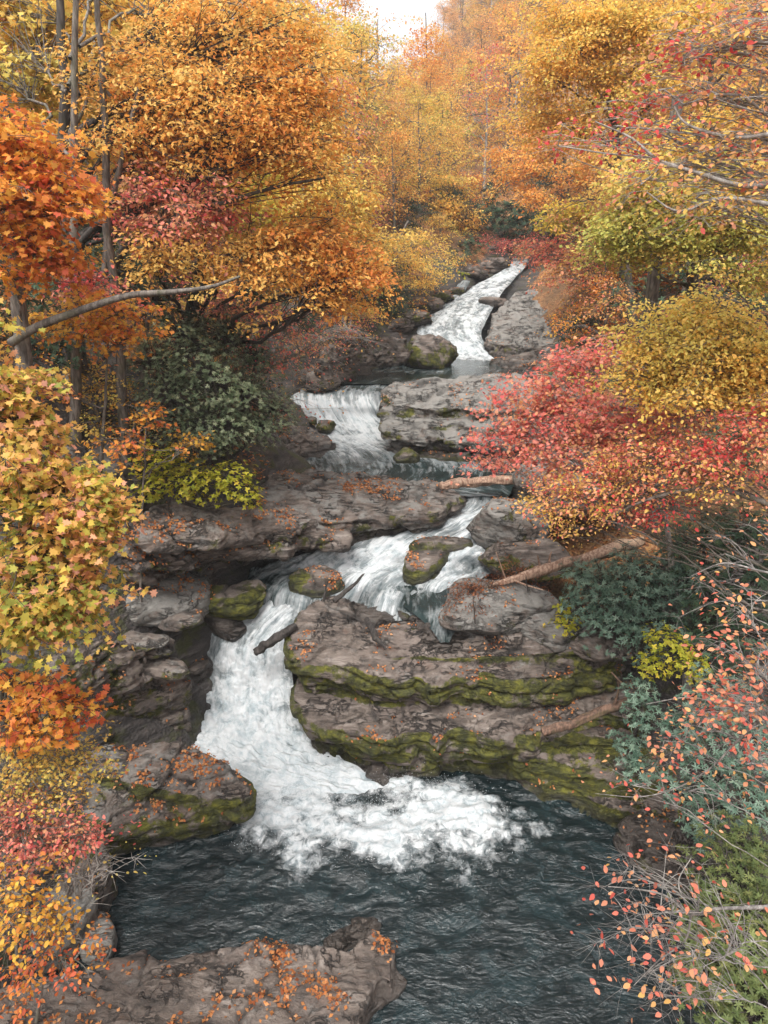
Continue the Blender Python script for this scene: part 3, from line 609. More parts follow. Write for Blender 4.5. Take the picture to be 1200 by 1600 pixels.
R('rock_slope', 'leaf-strewn rock apron right of the upper pool', [
  ([up(760, 556, 34.6), up(830, 545, 34.6), up(930, 540, 34), up(960, 590, 29), up(880, 600, 28.5), up(810, 585, 30)], 1.0)],
  seed=129, moss=.2, pale=.3, disp=.16, strata=.08, vox=.09, litter=1.5)
for i, (px, py, Y, r, mo) in enumerate([(625, 462, 41, (1.6, 1, .45), .1), (655, 478, 39.5, (1.3, .9, .4), .3), (690, 466, 41, (.8, .7, .4), .6), (715, 459, 42, (.6, .5, .3), .6), (640, 498, 38, (1.2, .9, .5), .35), (600, 510, 37.5, (1.5, 1, .5), .15), (745, 428, 44.6, (.8, .7, .6), .1), (770, 415, 46, (1.0, .8, .6), .1), (780, 392, 50, (1.1, .8, .7), .2)]):
    boulder('boulder', ['flat orange-leaved stone topmost of the tiers left of the upper waterfall', 'wide stone in the tiers left of the upper waterfall, second down', 'mossy stone at the left lip of the upper waterfall', 'small mossy stone inside the left edge of the upper waterfall', 'stone at the water edge low in the tiers left of the upper waterfall', 'broad stone lowest and leftmost of the tiers beside the upper waterfall',
      'brown stone left of the top of the upper waterfall', 'brown stone at the crest of the upper waterfall', 'farthest stone, above the crest of the upper waterfall'][i], at(px, py, Y), r, seed=140+i, moss=mo, pale=.15, sub=5, strata=.09, disp=.2, litter=4, group='stones beside the upper waterfall')
boulder('boulder', 'smooth wet rock inside the upper waterfall, right of its middle', at(768, 474, 40.6), (.8, .8, .45), seed=150, moss=0, pale=.1, sub=4)
boulder('boulder', 'black wet rock in the foam where the lower waterfall meets the ledge', atz(590, 1208, .2), (.32, .3, .33), seed=151, moss=0, pale=0, sub=4)
boulder('boulder', 'black wet rock splitting the left strand of the lower waterfall', atz(350, 975, 2.55), (.55, .45, .5), seed=152, moss=0, pale=0, sub=4, wetk=4)
boulder('boulder', 'black wet rock low in the left strand of the lower waterfall', atz(305, 1045, 1.65), (.45, .4, .35), seed=153, moss=0, pale=0, sub=4, wetk=4)
R('cliff', 'weathered grey crag on the left bank behind the yellow maple leaves', [
  ([up(70, 585, 15.5), up(120, 580, 16.5), up(165, 640, 16), up(205, 690, 15.5), up(190, 740, 14.5), up(120, 740, 13.8), up(70, 680, 14)], 1.6),
  ([up(60, 680, 14.4), up(215, 700, 15.6), up(225, 790, 14.8), up(150, 830, 13.8), up(60, 800, 13.4)], 1.6)],
  seed=130, moss=.08, pale=.6, disp=.2, strata=.10, vox=.08, litter=.3)
R('cliff', 'dark rock wall on the left bank under the pale slab and the yellow maple leaves', [
  ([up(70, 860, 13.4), up(200, 850, 14.8), up(215, 900, 14.5), up(190, 960, 13.8), up(90, 960, 12.8)], 1.3),
  ([up(70, 940, 12.6), up(200, 930, 14), up(240, 975, 13.8), up(180, 1020, 13.2), up(80, 1040, 12)], 1.2)],
  seed=131, moss=.12, pale=.3, disp=.16, strata=.09, vox=.07)
R('bank_rock', 'grey rock under the yellow shrub on the left edge of the pool', [
  ([(40, 1290, 2.0), (130, 1300, 1.3), (165, 1330, .9), (150, 1380, .7), (60, 1400, 1.2), (0, 1380, 1.8)], 1.2)], seed=132, moss=.3, pale=.2, disp=.12, strata=.05)
R('boulder', 'pale grey block at the left edge of the pool with yellow leaves over it', [
  ([(60, 1390, 1.2), (110, 1378, 1.1), (150, 1385, .9), (148, 1410, .75), (100, 1460, .8), (40, 1470, 1.1)], .9)], cat='boulder', seed=133, moss=.05, pale=.85, disp=.06, strata=.04, litter=.7)
R('flat_stone', 'flat pinkish stone ringed with orange leaves in the bottom-left corner of the pool', [
  ([(135, 1435, .35), (160, 1412, .32), (178, 1425, .3), (182, 1470, .28), (160, 1500, .28), (125, 1500, .3), (118, 1470, .33)], .3)], cat='stone', seed=134, moss=0, pale=1.1, disp=.03, strata=.01, litter=1.0, wetk=.2)
R('bank_rock', 'wet rock coloured dark for recess shade, under the twigs at the right edge of the pool', [
  ([(955, 1275, .5), (1040, 1265, .9), (1100, 1330, .6), (1080, 1400, .3), (1000, 1340, .2)], 1.2)], seed=135, moss=.25, pale=.0, disp=.14, strata=.06, wetk=6, litter=.3)  # wet darkening spread over the whole rock to paint in the recess shade
for i, (px, py, z, r) in enumerate([(245, 1010, 3.0, (.5, .4, .15)), (260, 1040, 2.7, (.55, .4, .15)), (215, 1000, 3.3, (.6, .45, .16)), (285, 965, 3.4, (.6, .45, .2))]):
    boulder('loose_stone', ['small stone beside the dark shelves, upper', 'small stone beside the dark shelves, nearest the falls', 'small stone beside the dark shelves, leftmost', 'small stone below the mossy boulder at the lip'][i], atz(px, py, z), r, cat='stone', seed=160+i, sub=4, moss=.2, group='loose stones left of the lower waterfall')

# ---------------------------------------------------------------- leaf geometry
def mirror(h): return np.array(h + [(-x, y) for x, y in h[::-1] if x > 1e-6], float)
LEAF = {
 'maple': mirror([(0, 0), (.36, -.12), (.28, .12), (.66, .26), (.40, .42), (.42, .66), (.18, .58), (0, 1.0)]),
 'oak': mirror([(0, 0), (.20, .22), (.10, .34), (.32, .55), (.14, .66), (.18, .88), (0, 1)]),
 'oval': mirror([(0, 0), (.26, .25), (.30, .55), (.14, .88), (0, 1)]),
 'dia': np.array([(0, 0), (.34, .5), (0, 1), (-.34, .5)], float),
 'narrow': mirror([(0, 0), (.12, .3), (.13, .65), (0, 1)]),
}
def leaves(P, Nn, Tt, size, kind, curl=.2):
    """P position (M,3); Nn normals; Tt tip direction; size (M,)"""
    T2 = Tt - Nn*np.sum(Tt*Nn, 1, keepdims=True); T2 /= np.maximum(np.linalg.norm(T2, axis=1, keepdims=True), 1e-6)
    B = np.cross(T2, Nn); K = LEAF[kind]; k = len(K)
    V = P[:, None] + size[:, None, None]*(K[None, :, 0, None]*B[:, None] + K[None, :, 1, None]*T2[:, None] + (curl*np.abs(K[None, :, 0, None]) - curl*.8*K[None, :, 1, None]**2)*Nn[:, None])
    return V.reshape(-1, 3), np.arange(len(P)*k).reshape(-1, k), k
def unit(a): return a/np.maximum(np.linalg.norm(a, axis=-1, keepdims=True), 1e-9)
def tubes(paths, radii, sides=4):
    """paths (M,N,3) radii (M,N)"""
    M, N, _ = paths.shape; T_ = np.gradient(paths, axis=1); T_ = unit(T_)
    up_ = np.zeros_like(T_); up_[..., 2] = 1; up_[np.abs(T_[..., 2]) > .9] = (1, 0, 0)
    A = unit(np.cross(T_, up_)); B = np.cross(T_, A)
    a = np.arange(sides)*2*math.pi/sides
    V = paths[:, :, None] + radii[:, :, None, None]*(np.cos(a)[None, None, :, None]*A[:, :, None] + np.sin(a)[None, None, :, None]*B[:, :, None])
    I = np.arange(M*N*sides).reshape(M, N, sides)
    J = np.roll(I, -1, 2)
    q = np.stack([I[:, :-1].ravel(), J[:, :-1].ravel(), J[:, 1:].ravel(), I[:, 1:].ravel()], 1)
    return V.reshape(-1, 3), q
class Acc:
    def __init__(s): s.V = []; s.F = {}; s.n = 0; s.A = {}
    def add(s, V, Fc, **at_):
        s.V.append(V); s.F.setdefault(Fc.shape[1], []).append(Fc + s.n); s.n += len(V)
        for k, v in at_.items(): s.A.setdefault(k, []).append(v)
    def mesh(s, name, loc=(0, 0, 0), smooth=True):
        if not s.V: return None
        return mesh_np(name, np.vstack(s.V)-np.asarray(loc), [np.vstack(f) for f in s.F.values()], {k: np.concatenate(v) for k, v in s.A.items()}, smooth)
def bez(a, b, c, n):
    t = np.linspace(0, 1, n)[:, None]; return (1-t)**2*a + 2*t*(1-t)*b + t*t*c
def bez_many(a, b, c, n):
    t = np.linspace(0, 1, n)[None, :, None]; return (1-t)**2*a[:, None] + 2*t*(1-t)*b[:, None] + t*t*c[:, None]
def crown(rg, wood, fol, trunk, tr, blobs, kind, size, lps, spray, twig_r=1.0, flat=.5, bare=0.0, droop=.15, twl=4, tint0=None, loose=.75, jit=.58):
    """blobs: (centre, radii(3), n_sprays, tint shift)"""
    lps = max(3, int(lps*.72))
    for c, r, ns, ts in blobs:
        ns = int(ns*1.4)+1
        c = np.asarray(c, float); r = np.asarray(r, float)*1.08
        dh = np.linalg.norm(trunk[:, :2]-c[:2], axis=1); want = c[2]-.45*dh
        j = int(np.argmin(np.abs(trunk[:, 2]-want)+.3*dh)); j = min(max(j, 1), len(trunk)-1); a = trunk[j]
        m = (a+c)/2 + np.array([0, 0, .10*np.linalg.norm(c-a)]) + rg.normal(size=3)*.08*np.linalg.norm(c-a)
        end = c + rg.normal(size=3)*r*.2
        limb = bez(a, m, end, 14); ln = np.linalg.norm(end-a)
        wob = np.cumsum(rg.normal(size=(14, 3)), 0)*.018*ln; wob -= np.linspace(0, 1, 14)[:, None]*wob[-1]; limb += wob
        lr = min(tr[j]*.6, .012*ln+.015)*twig_r
        V, q = tubes(limb[None], np.linspace(lr, max(.012*twig_r, lr*.25), 14)[None], 6); wood.add(V, q)
        D = unit(rg.normal(size=(ns, 3))); D[:, 2] = np.abs(D[:, 2])*np.where(rg.random(ns) < .30, -1, 1)
        cen = c + D*r*(rg.random((ns, 1))**.6)*np.where(rg.random((ns, 1)) < .4, rg.uniform(1.1, 1.9, (ns, 1)), rg.uniform(.8, 1.2, (ns, 1)))
        tier = r[2]*.42; dv = cen - c; dv[:, 2] = np.round(dv[:, 2]/tier)*tier + rg.normal(size=ns)*tier*.10
        dr = unit(dv); dv[:, :2] *= (1 + .75*vnoise(np.stack([dr[:, 0]*1.8+c[0], dr[:, 1]*1.8+c[1], np.round(dv[:, 2]/tier)*1.7+c[2]], 1), 91))[:, None]
        dv[:, 2] -= .10*np.linalg.norm(dv[:, :2], axis=1); cen = c + dv
        k = rg.integers(8, 14, ns); st = limb[k]
        md = (st+cen)/2 + rg.normal(size=(ns, 3))*.10*np.linalg.norm(cen-st, axis=1)[:, None] + [0, 0, .08]
        br = bez_many(st, md, cen, 6); V, q = tubes(br, np.tile(np.linspace(.012, .005, 6)*twig_r, (ns, 1)), 4); wood.add(V, q)
        # twiglets spread flat from each spray
        ndir = unit(np.array([0, 0, 1.0]) + .22*unit(cen-c) + rg.normal(size=(ns, 3))*.18)
        out = unit((cen-st)*[1, 1, .2] + rg.normal(size=(ns, 3))*.2)
        ang = np.linspace(-1.25, 1.25, twl)[None] + rg.normal(size=(ns, twl))*.25
        ss = spray*rg.uniform(.65, 1.25, (ns, 1))
        side = unit(np.cross(ndir, out)); o2 = np.cross(side, ndir)
        td = np.cos(ang)[..., None]*o2[:, None] + np.sin(ang)[..., None]*side[:, None]
        te = cen[:, None] + td*ss[..., None] - [0, 0, 1]*(droop*ss)[..., None]
        A = np.repeat(cen[:, None], twl, 1).reshape(-1, 3); Bm = (A + te.reshape(-1, 3))/2 + [0, 0, .04*spray] + rg.normal(size=(ns*twl, 3))*.05*spray; C = te.reshape(-1, 3)
        tw = bez_many(A, Bm, C, 5); V, q = tubes(tw, np.tile(np.linspace(.005, .002, 5)*twig_r, (len(A), 1)), 3); wood.add(V, q)
        keep = rg.random(ns) > bare
        M = ns*lps; si = np.repeat(np.arange(ns), lps); ok = keep[si]; si = si[ok]; M = len(si)
        if M == 0: continue
        ti = si*twl + rg.integers(0, twl, M); u = rg.random(M)**.7; k5 = np.minimum((u*4).astype(int), 3); f = (u*4-k5)[:, None]
        base = tw[ti, k5]*(1-f) + tw[ti, k5+1]*f
        base = base + (rg.normal(size=(M, 3))*[1, 1, flat])*.20*spray*loose*2
        nn = unit(ndir[si] + rg.normal(size=(M, 3))*jit); tp = unit(td.reshape(-1, 3)[ti]*.8 + rg.normal(size=(M, 3))*.7 - [0, 0, .35])
        sz = size*rg.uniform(.6, 1.25, M)
        V, q, kk = leaves(base, nn, tp, sz, kind)
        tb = np.clip(rg.normal(.5, .22, ns) + ts, 0, 1)[si] + rg.normal(size=M)*.24
        vb = np.clip(rg.normal(.5, .15, ns), 0, 1)[si] + rg.normal(size=M)*.18
        fol.add(V, q, tint=np.repeat(np.clip(tb, 0, 1), kk), val=np.repeat(np.clip(vb, 0, 1), kk))
def trunk_path(a, b, n=16, wob=.03, rg=None, lean=None):
    a = np.asarray(a, float); b = np.asarray(b, float); P = a + (b-a)*np.linspace(0, 1, n)[:, None]
    w_ = np.cumsum(rg.normal(size=(n, 3)), 0)*wob*np.linalg.norm(b-a)/n*2; w_ -= np.linspace(0, 1, n)[:, None]*w_[-1]; w_[:, 2] = 0
    return P + w_
TREES = []
def tree(name, label, cat, base, top, r0, blobs, mat, kind='maple', size=.10, lps=40, spray=.5, bark=None, seed=0, group=None, r1=None, wood_name='trunk', fol_name='crown', wob=.03, local=False, extra=None, **kw):
    """blobs: px, py, Y, radius px, n_sprays, [tint shift], [z squash]; base/top in world metres"""
    rg = np.random.default_rng(seed); base = np.asarray(base, float); top = np.asarray(top, float)
    tp = trunk_path(base, top, 18, wob, rg); tr = np.linspace(r0, r1 if r1 else r0*.3, 18); tr[0] *= 1.35
    wood, fol = Acc(), Acc()
    V, q = tubes(tp[None], tr[None], 10); wood.add(V, q)
    bl = []
    for b in blobs:
        if local: bl.append(b); continue
        px, py, Y, rp, ns = b[:5]; ts = b[5] if len(b) > 5 else 0; sq = b[6] if len(b) > 6 else .75
        c = at(px, py, Y); r = rp*scl(py, Y); bl.append((c, (r, r*.95, r*sq), ns, ts))
    crown(rg, wood, fol, tp, tr, bl, kind, size, lps, spray, **kw)
    for pts, ra, rb in (extra or []):
        Pp = catmull(np.array(pts, float), 6); V, q = tubes(Pp[None], np.linspace(ra, rb, len(Pp))[None], 8); wood.add(V, q)
    e = empty(name, base); tag(e, label, cat, group)
    link(wood_name, wood.mesh(wood_name, base), bark or BARK, e)
    fm = fol.mesh(fol_name, base, smooth=False)
    if fm: link(fol_name, fm, L[mat], e)
    TREES.append(e); return e
def whorl_shrub(name, label, blobs, mat='rhodo', seed=0, leaf=.13, per=7, group=None, cat='shrub', kind='narrow', base=None, dens=55):
    """evergreen shrub: whorls of narrow leaves over ellipsoids. blobs: px,py,Y,rp,[squash]"""
    rg = np.random.default_rng(seed); wood, fol = Acc(), Acc(); cs = []
    for b in blobs:
        px, py, Y, rp = b[:4]; c = at(px, py, Y); r = rp*scl(py, Y); cs.append((c, r, b[4] if len(b) > 4 else .8))
    if base is None:
        c0 = np.mean([c for c, r, s in cs], 0); base = np.array([c0[0], c0[1]+.2, max(gz(c0[0], c0[1])-.1, min(c[2]-r*1.0 for c, r, s in cs))])
    for c, r, s in cs:
        m = max(10, int(dens*r*r*4)); D = unit(rg.normal(size=(m, 3))); D[:, 2] = np.abs(D[:, 2])*np.where(rg.random(m) < .3, -1, 1)
        lump = 1+.6*vnoise(D*2.0+seed+c, seed)
        P = c + D*np.array([r, r, r*s])*(lump*(.45+.55*rg.random(m)**.4))[:, None]
        nn = unit(D*.8 + [0, 0, .9] + rg.normal(size=(m, 3))*.25)
        a0 = rg.random(m)*6.28; ref = np.where(np.abs(nn[:, 2:3]) > .9, [[1.0, 0, 0]], [[0, 0, 1.0]]); A = unit(np.cross(nn, ref)); B = np.cross(nn, A)
        PP = np.repeat(P, per, 0); an = (a0[:, None] + np.arange(per)[None]*6.283/per).ravel()+rg.normal(size=m*per)*.2
        rad = np.cos(an)[:, None]*np.repeat(A, per, 0) + np.sin(an)[:, None]*np.repeat(B, per, 0); N0 = np.repeat(nn, per, 0)
        T_ = unit(rad + N0*rg.uniform(-.25, .6, (m*per, 1))); Nl = unit(N0 - T_*np.sum(N0*T_, 1, keepdims=True))
        V, q, kk = leaves(PP, Nl, T_, leaf*rg.uniform(.65, 1.2, m*per), kind, .15)
        tb = np.repeat(np.clip(rg.normal(.5, .25, m), 0, 1), per); vb = np.clip(np.repeat(rg.normal(.5, .2, m), per)+rg.normal(size=m*per)*.1, 0, 1)
        fol.add(V, q, tint=np.repeat(tb, kk), val=np.repeat(vb, kk))
        st = np.repeat(c[None], m, 0); sub = rg.random(m) < .25
        pth = bez_many(st[sub], (st[sub]+P[sub])/2+rg.normal(size=(sub.sum(), 3))*.15*r, P[sub], 6)
        V, q = tubes(pth, np.tile(np.linspace(.012, .004, 6), (len(pth), 1)), 4); wood.add(V, q)
        V, q = tubes(bez(base, (base+c)/2+[.05, 0, -.1], c, 8)[None], np.linspace(.05, .02, 8)[None], 6); wood.add(V, q)
    e = empty(name, base); tag(e, label, cat, group); link('stem', wood.mesh('stem', base), DARKBARK, e); link('foliage', fol.mesh('foliage', base, False), L[mat], e); return e
def gp(x, y, s=.15): return np.array([x, y, gz(x, y)-s])
# ================================================================ left side
tree('maple_tree', 'near maple with large yellow-green and peach leaves at the left edge', 'tree', (-6.6, 7.2, gz(-6.6, 7.2)), (-5.0, 7.5, 12.2), .12,
  [(-10, 610, 7.0, 45, 16, .1), (-90, 640, 7.1, 70, 30, .1), (-80, 760, 7, 75, 34), (-90, 880, 6.9, 70, 30, .1), (-160, 540, 7.2, 70, 26), (-180, 720, 7.2, 70, 26), (-60, 500, 7.3, 50, 12, .1), (15, 600, 7.2, 36, 10), (30, 670, 7.0, 46, 20), (30, 760, 6.8, 75, 34, .05), (105, 785, 6.8, 52, 26), (155, 800, 6.8, 34, 12), (60, 850, 6.7, 60, 18), (120, 745, 6.9, 30, 8, .1),
   (30, 930, 6.6, 62, 30, .15), (95, 910, 6.6, 60, 26, .15), (140, 850, 6.6, 26, 5), (30, 980, 6.6, 45, 16, .15), (100, 960, 6.6, 45, 12, .15)],
  'maple', 'maple', size=.075, lps=44, spray=.28, jit=.8, seed=1, bark=DARKBARK, flat=.5)
tree('maple_sapling', 'orange maple sapling leaning in from the left edge below the yellow-green maple', 'tree', gp(-6.2, 8.4), (-4.9, 7.6, 6.7), .06,
  [(60, 1080, 7.4, 50, 18), (95, 1110, 7.4, 45, 16), (20, 1120, 7.4, 55, 20), (120, 1120, 7.5, 28, 8, -.2), (60, 1150, 7.4, 40, 12, .2), (20, 1060, 7.4, 35, 8)],
  'fire', 'maple', size=.085, lps=16, spray=.2, seed=2, bark=DARKBARK)
tree('yellow_shrub', 'thin shrub with small yellow leaves under the orange maple sapling', 'shrub', gp(-6.0, 8.0), (-4.9, 7.9, 5.0), .04,
  [(50, 1190, 7.6, 55, 30, .2), (120, 1185, 7.7, 42, 20, .3), (30, 1240, 7.6, 60, 30), (100, 1240, 7.7, 50, 22, -.1), (10, 1170, 7.6, 45, 16)],
  'gold', 'oval', size=.055, lps=24, spray=.22, seed=3, wood_name='stem', fol_name='foliage', twig_r=.7)
tree('red_shrub', 'bright red shrub at the left edge above the corner of the pool', 'shrub', gp(-5.9, 7.6), (-4.9, 7.2, 3.8), .04,
  [(30, 1290, 7.0, 52, 34), (80, 1320, 7.0, 40, 18), (20, 1340, 7.0, 45, 20, .3), (140, 1310, 7.1, 22, 8, -.1), (110, 1290, 7.1, 26, 8), (-10, 1290, 7, 40, 14)],
  'red', 'oval', size=.055, lps=26, spray=.2, seed=4, wood_name='stem', fol_name='foliage', twig_r=.7)
tree('orange_shrub', 'low shrub with round yellow-orange and rust-red leaves, bottom-left corner', 'shrub', gp(-5.4, 6.6), (-4.4, 6.5, 2.6), .04,
  [(20, 1400, 6.2, 42, 14, .4), (70, 1430, 6.2, 34, 9, .4), (20, 1450, 6.2, 40, 12, .3), (100, 1450, 6.3, 34, 8, .3), (60, 1490, 6.3, 45, 14, -.4), (110, 1500, 6.3, 32, 8, -.4), (40, 1530, 6.3, 30, 6, -.4), (10, 1370, 6.2, 36, 8, .3)],
  'fire', 'oval', size=.07, lps=16, spray=.2, seed=5, wood_name='stem', fol_name='foliage', twig_r=.8)
tree('bare_shrub', 'bare pale twigs with few yellow leaves over the left corner of the pool', 'shrub', gp(-5.6, 7.4), (-4.4, 7.2, 1.6), .035,
  [(150, 1350, 7.2, 45, 14, .3), (110, 1370, 7.2, 40, 12)], 'gold', 'oval', size=.05, lps=4, spray=.28, seed=6, wood_name='stem', fol_name='foliage', bark=PALEBARK, twig_r=.9)
bigb = [at(18, 535, 12.6), at(60, 510, 12.3), at(120, 487, 12.1), at(200, 462, 12.0), at(270, 456, 12.0), at(330, 448, 12.1), at(375, 432, 12.3)]
tree('maple_tree', 'orange maple with straight grey trunk and long pale bough, left edge', 'tree', gp(-7.1, 13.0), tuple(at(2, 160, 12.8)), .17,
  [(15, 215, 12, 62, 44), (75, 290, 11.8, 55, 34), (20, 330, 12, 60, 36), (60, 380, 12, 42, 14, -.1), (110, 320, 12, 30, 8, -.1), (80, 250, 12.2, 40, 14), (30, 430, 12, 34, 10, .1), (90, 405, 12.2, 32, 10, -.2)],
  'fire', 'maple', size=.105, lps=30, spray=.38, seed=7, r1=.11, wob=.012, extra=[(bigb, .085, .022)])
tree('oak_tree', 'bronze-orange oak filling the upper left with dark branches', 'tree', gp(-7.5, 16.5), tuple(at(90, -80, 16)), .2,
  [(300, 95, 15.5, 85, 46, .1), (405, 130, 15, 75, 40), (250, 190, 15.3, 70, 40), (440, 215, 14.8, 62, 34, -.1), (340, 250, 15, 60, 26, -.15), (470, 160, 15, 45, 20), (225, 250, 15.5, 40, 14, -.3), (170, 120, 15.6, 65, 28, .2), (380, 40, 15.5, 70, 30, .15),
   (455, 60, 15.5, 50, 16, .3), (400, 190, 14.6, 55, 24, .1), (290, 30, 16, 65, 26, .3), (500, 110, 15.2, 50, 8, .2), (490, 260, 14.8, 50, 10, .2), (190, 200, 15, 70, 10, .4), (340, 160, 14.6, 90, 14, .4), (240, 120, 14.8, 90, 12, .4)],
  'rust', 'oak', size=.10, lps=70, spray=.56, seed=8, bark=DARKBARK, bare=.03)
tree('oak_tree', 'bronze oak with low crown drooping toward the stream, left of the upper waterfall', 'tree', gp(-6.0, 19), tuple(at(330, 330, 17)), .14,
  [(470, 385, 15.5, 62, 40, -.1), (535, 425, 15.5, 55, 36, -.15), (500, 350, 15.8, 45, 18), (430, 430, 15.2, 50, 24, .1), (570, 430, 15.6, 30, 12, -.2), (400, 390, 15.3, 50, 22, .3), (330, 410, 15, 45, 16, .5), (250, 400, 15, 50, 20, .5), (520, 475, 15.8, 36, 10)],
  'rust', 'oak', size=.11, lps=52, spray=.44, seed=9, bark=DARKBARK)
tree('tall_tree', 'tall yellow tree with a thin straight trunk in the top-left corner', 'tree', gp(-6.75, 14.6), tuple(at(122, -160, 14.2)), .12,
  [(60, 60, 18, 85, 44, .3), (20, 120, 17.5, 70, 34, .5), (150, 30, 18, 75, 36), (210, 90, 18, 60, 24), (30, 20, 18, 70, 30, .1), (110, 130, 18.5, 60, 22, .2), (240, 20, 18, 60, 20), (130, 210, 18.5, 45, 10, .2)],
  'gold', 'maple', size=.13, lps=36, spray=.5, seed=10, wob=.015)
tree('tall_tree', 'pale double-stemmed tree behind the pink dogwood on the left bank', 'tree', gp(-6.0, 15.2), tuple(at(150, -100, 14.6)), .13,
  [(120, 250, 20.5, 50, 16), (180, 350, 20, 45, 14, .3), (210, 60, 21, 70, 24)], 'gold', 'maple', size=.13, lps=30, spray=.45, seed=11, extra=[([at(164, 425, 15.1), at(172, 330, 15.0), at(190, 250, 14.9), at(222, 120, 14.9)], .08, .04)])
tree('dogwood_tree', 'pink and crimson dogwood spread beneath the bronze oak on the left', 'tree', gp(-6.0, 15.6), tuple(at(260, 300, 15.5)), .07,
  [(230, 295, 15.2, 55, 28, .2), (300, 320, 14.9, 62, 36, .15), (355, 340, 15.3, 32, 12, -.2), (190, 320, 15.5, 40, 14, -.1), (300, 365, 15.2, 55, 22, .3), (140, 430, 14.5, 28, 12, -.3), (150, 465, 14.5, 32, 14, -.1), (240, 345, 15.4, 45, 18, .2)],
  'red', 'oval', size=.095, lps=32, spray=.4, seed=12)
tree('maple_sapling', 'scarlet and orange maple sapling under the long pale bough', 'tree', gp(-6.3, 14.4), tuple(at(170, 520, 14)), .05,
  [(180, 480, 13.6, 45, 20, .1), (150, 510, 13.4, 40, 16, .2), (190, 530, 13.4, 35, 12), (120, 480, 13.5, 30, 10, .6), (80, 500, 13.4, 30, 8, .8), (60, 600, 13, 26, 6, -.2)],
  'fire', 'maple', size=.09, lps=24, spray=.3, seed=13)
tree('dogwood_tree', 'thin crimson-pink dogwood hanging over the left bank above the second waterfall', 'tree', gp(-4.8, 18.5), tuple(at(430, 480, 18)), .06,
  [(400, 490, 17.5, 40, 16, -.1), (440, 515, 18, 42, 14, .1), (395, 560, 17.6, 34, 10, -.1), (430, 570, 18, 32, 8, .2), (355, 480, 17.2, 40, 14, .1), (480, 550, 18.5, 45, 8, .5)],
  'red', 'oval', size=.08, lps=22, spray=.4, seed=14, twig_r=.9)
tree('bare_tree', 'leaning twiggy tree with few peach leaves left of the second waterfall', 'tree', gp(-4.6, 20.5), tuple(at(440, 560, 20)), .07,
  [(500, 540, 20, 55, 16), (470, 590, 20, 55, 14), (440, 640, 19.5, 50, 14), (530, 510, 20.5, 45, 12), (400, 600, 19, 50, 14), (460, 480, 20, 50, 12)],
  'mixed', 'oval', size=.07, lps=14, spray=.6, seed=15, bark=PALEBARK, bare=.2, twig_r=.8, twl=6)
tree('lime_tree', 'small yellow-green tree between the bronze oaks on the left', 'tree', gp(-5.2, 22), tuple(at(390, 330, 22)), .09,
  [(370, 300, 21, 42, 18, .45), (400, 340, 21, 45, 20, .4), (340, 350, 20.5, 36, 12, .5), (400, 285, 21.5, 32, 10, .3)], 'olive', 'maple', size=.12, lps=34, spray=.42, seed=16, tint0=0)
tree('golden_tree', 'golden tree with layered sprays left of centre, right of the bronze oak', 'tree', gp(-4.4, 28), tuple(at(500, 190, 28)), .15,
  [(480, 260, 27.5, 50, 34, .1), (530, 300, 27, 50, 34, .15), (460, 330, 27, 46, 26, .2), (520, 360, 27, 46, 26), (560, 330, 27.5, 36, 16, -.1), (500, 210, 28, 40, 20), (430, 300, 27, 40, 18, .3), (560, 390, 27, 34, 14, -.2)],
  'gold', 'dia', size=.15, lps=55, spray=.6, seed=17)
tree('tall_tree', 'tall thin yellow tree with white trunk standing against the sky', 'tree', gp(-3.8, 33), tuple(at(484, -60, 33)), .13,
  [(470, 60, 32, 40, 10, .4), (440, 120, 32, 40, 10, .3), (500, 110, 32.5, 38, 9, .4), (430, 30, 32, 46, 12, .4), (500, 30, 32, 34, 7, .4), (520, 70, 33, 26, 4, .4)],
  'gold', 'dia', size=.16, lps=34, spray=.7, seed=18, bark=PALEBARK, wob=.01)
whorl_shrub('rhododendron', 'large grey-green rhododendron thicket on the left bank above the undercut ledge', [(330, 590, 15.5, 62), (290, 530, 16, 58), (380, 620, 16, 58), (350, 670, 15.5, 58), (265, 620, 15.2, 52), (405, 670, 16.2, 42), (300, 690, 15.2, 55), (245, 570, 15.8, 50), (425, 640, 17, 38), (350, 520, 17, 50), (400, 560, 17.5, 40)], seed=20, leaf=.065, dens=260)
whorl_shrub('rhododendron', 'dark rhododendron behind the pale bough at the left edge', [(60, 460, 14.5, 45), (110, 440, 15.5, 55), (100, 540, 14.5, 50), (50, 540, 14, 35), (240, 470, 16.5, 50)], seed=21, mat='evergreen', leaf=0.1, dens=90)
whorl_shrub('rhododendron', 'dark rhododendron mass behind the pink dogwood on the left bank', [(200, 430, 18, 60), (310, 440, 18, 50), (400, 460, 19, 45), (150, 370, 19, 50), (470, 500, 21, 45)], seed=22, mat='evergreen', leaf=0.11, dens=80)
whorl_shrub('leafy_shrub', 'yellow-green shrub hanging over the undercut ledge below the rhododendron thicket', [(250, 720, 14.6, 40), (300, 755, 14.4, 42), (360, 750, 14.5, 36), (240, 765, 14.2, 30), (390, 775, 14.6, 22)], seed=23, mat='moss', kind='oval', leaf=0.075, per=4, dens=190)
tree('maple_sapling', 'small orange and yellow maple twigs in front of the rhododendron thicket', 'tree', gp(-5.5, 13.6), tuple(at(230, 640, 13.5)), .035,
  [(230, 645, 13.4, 26, 8), (205, 690, 13.2, 30, 8, -.1), (290, 700, 14, 24, 5, .7), (310, 690, 14.2, 22, 5, .8), (190, 710, 13, 28, 8, .1)], 'fire', 'maple', size=.08, lps=18, spray=.22, seed=24)
whorl_shrub('leafy_shrub', 'tiny yellow-green shrub on the dark shelf below the mossy boulder', [(245, 950, 14.3, 18), (225, 945, 14.2, 14)], seed=25, mat='moss', kind='oval', leaf=.08, per=4, dens=130)
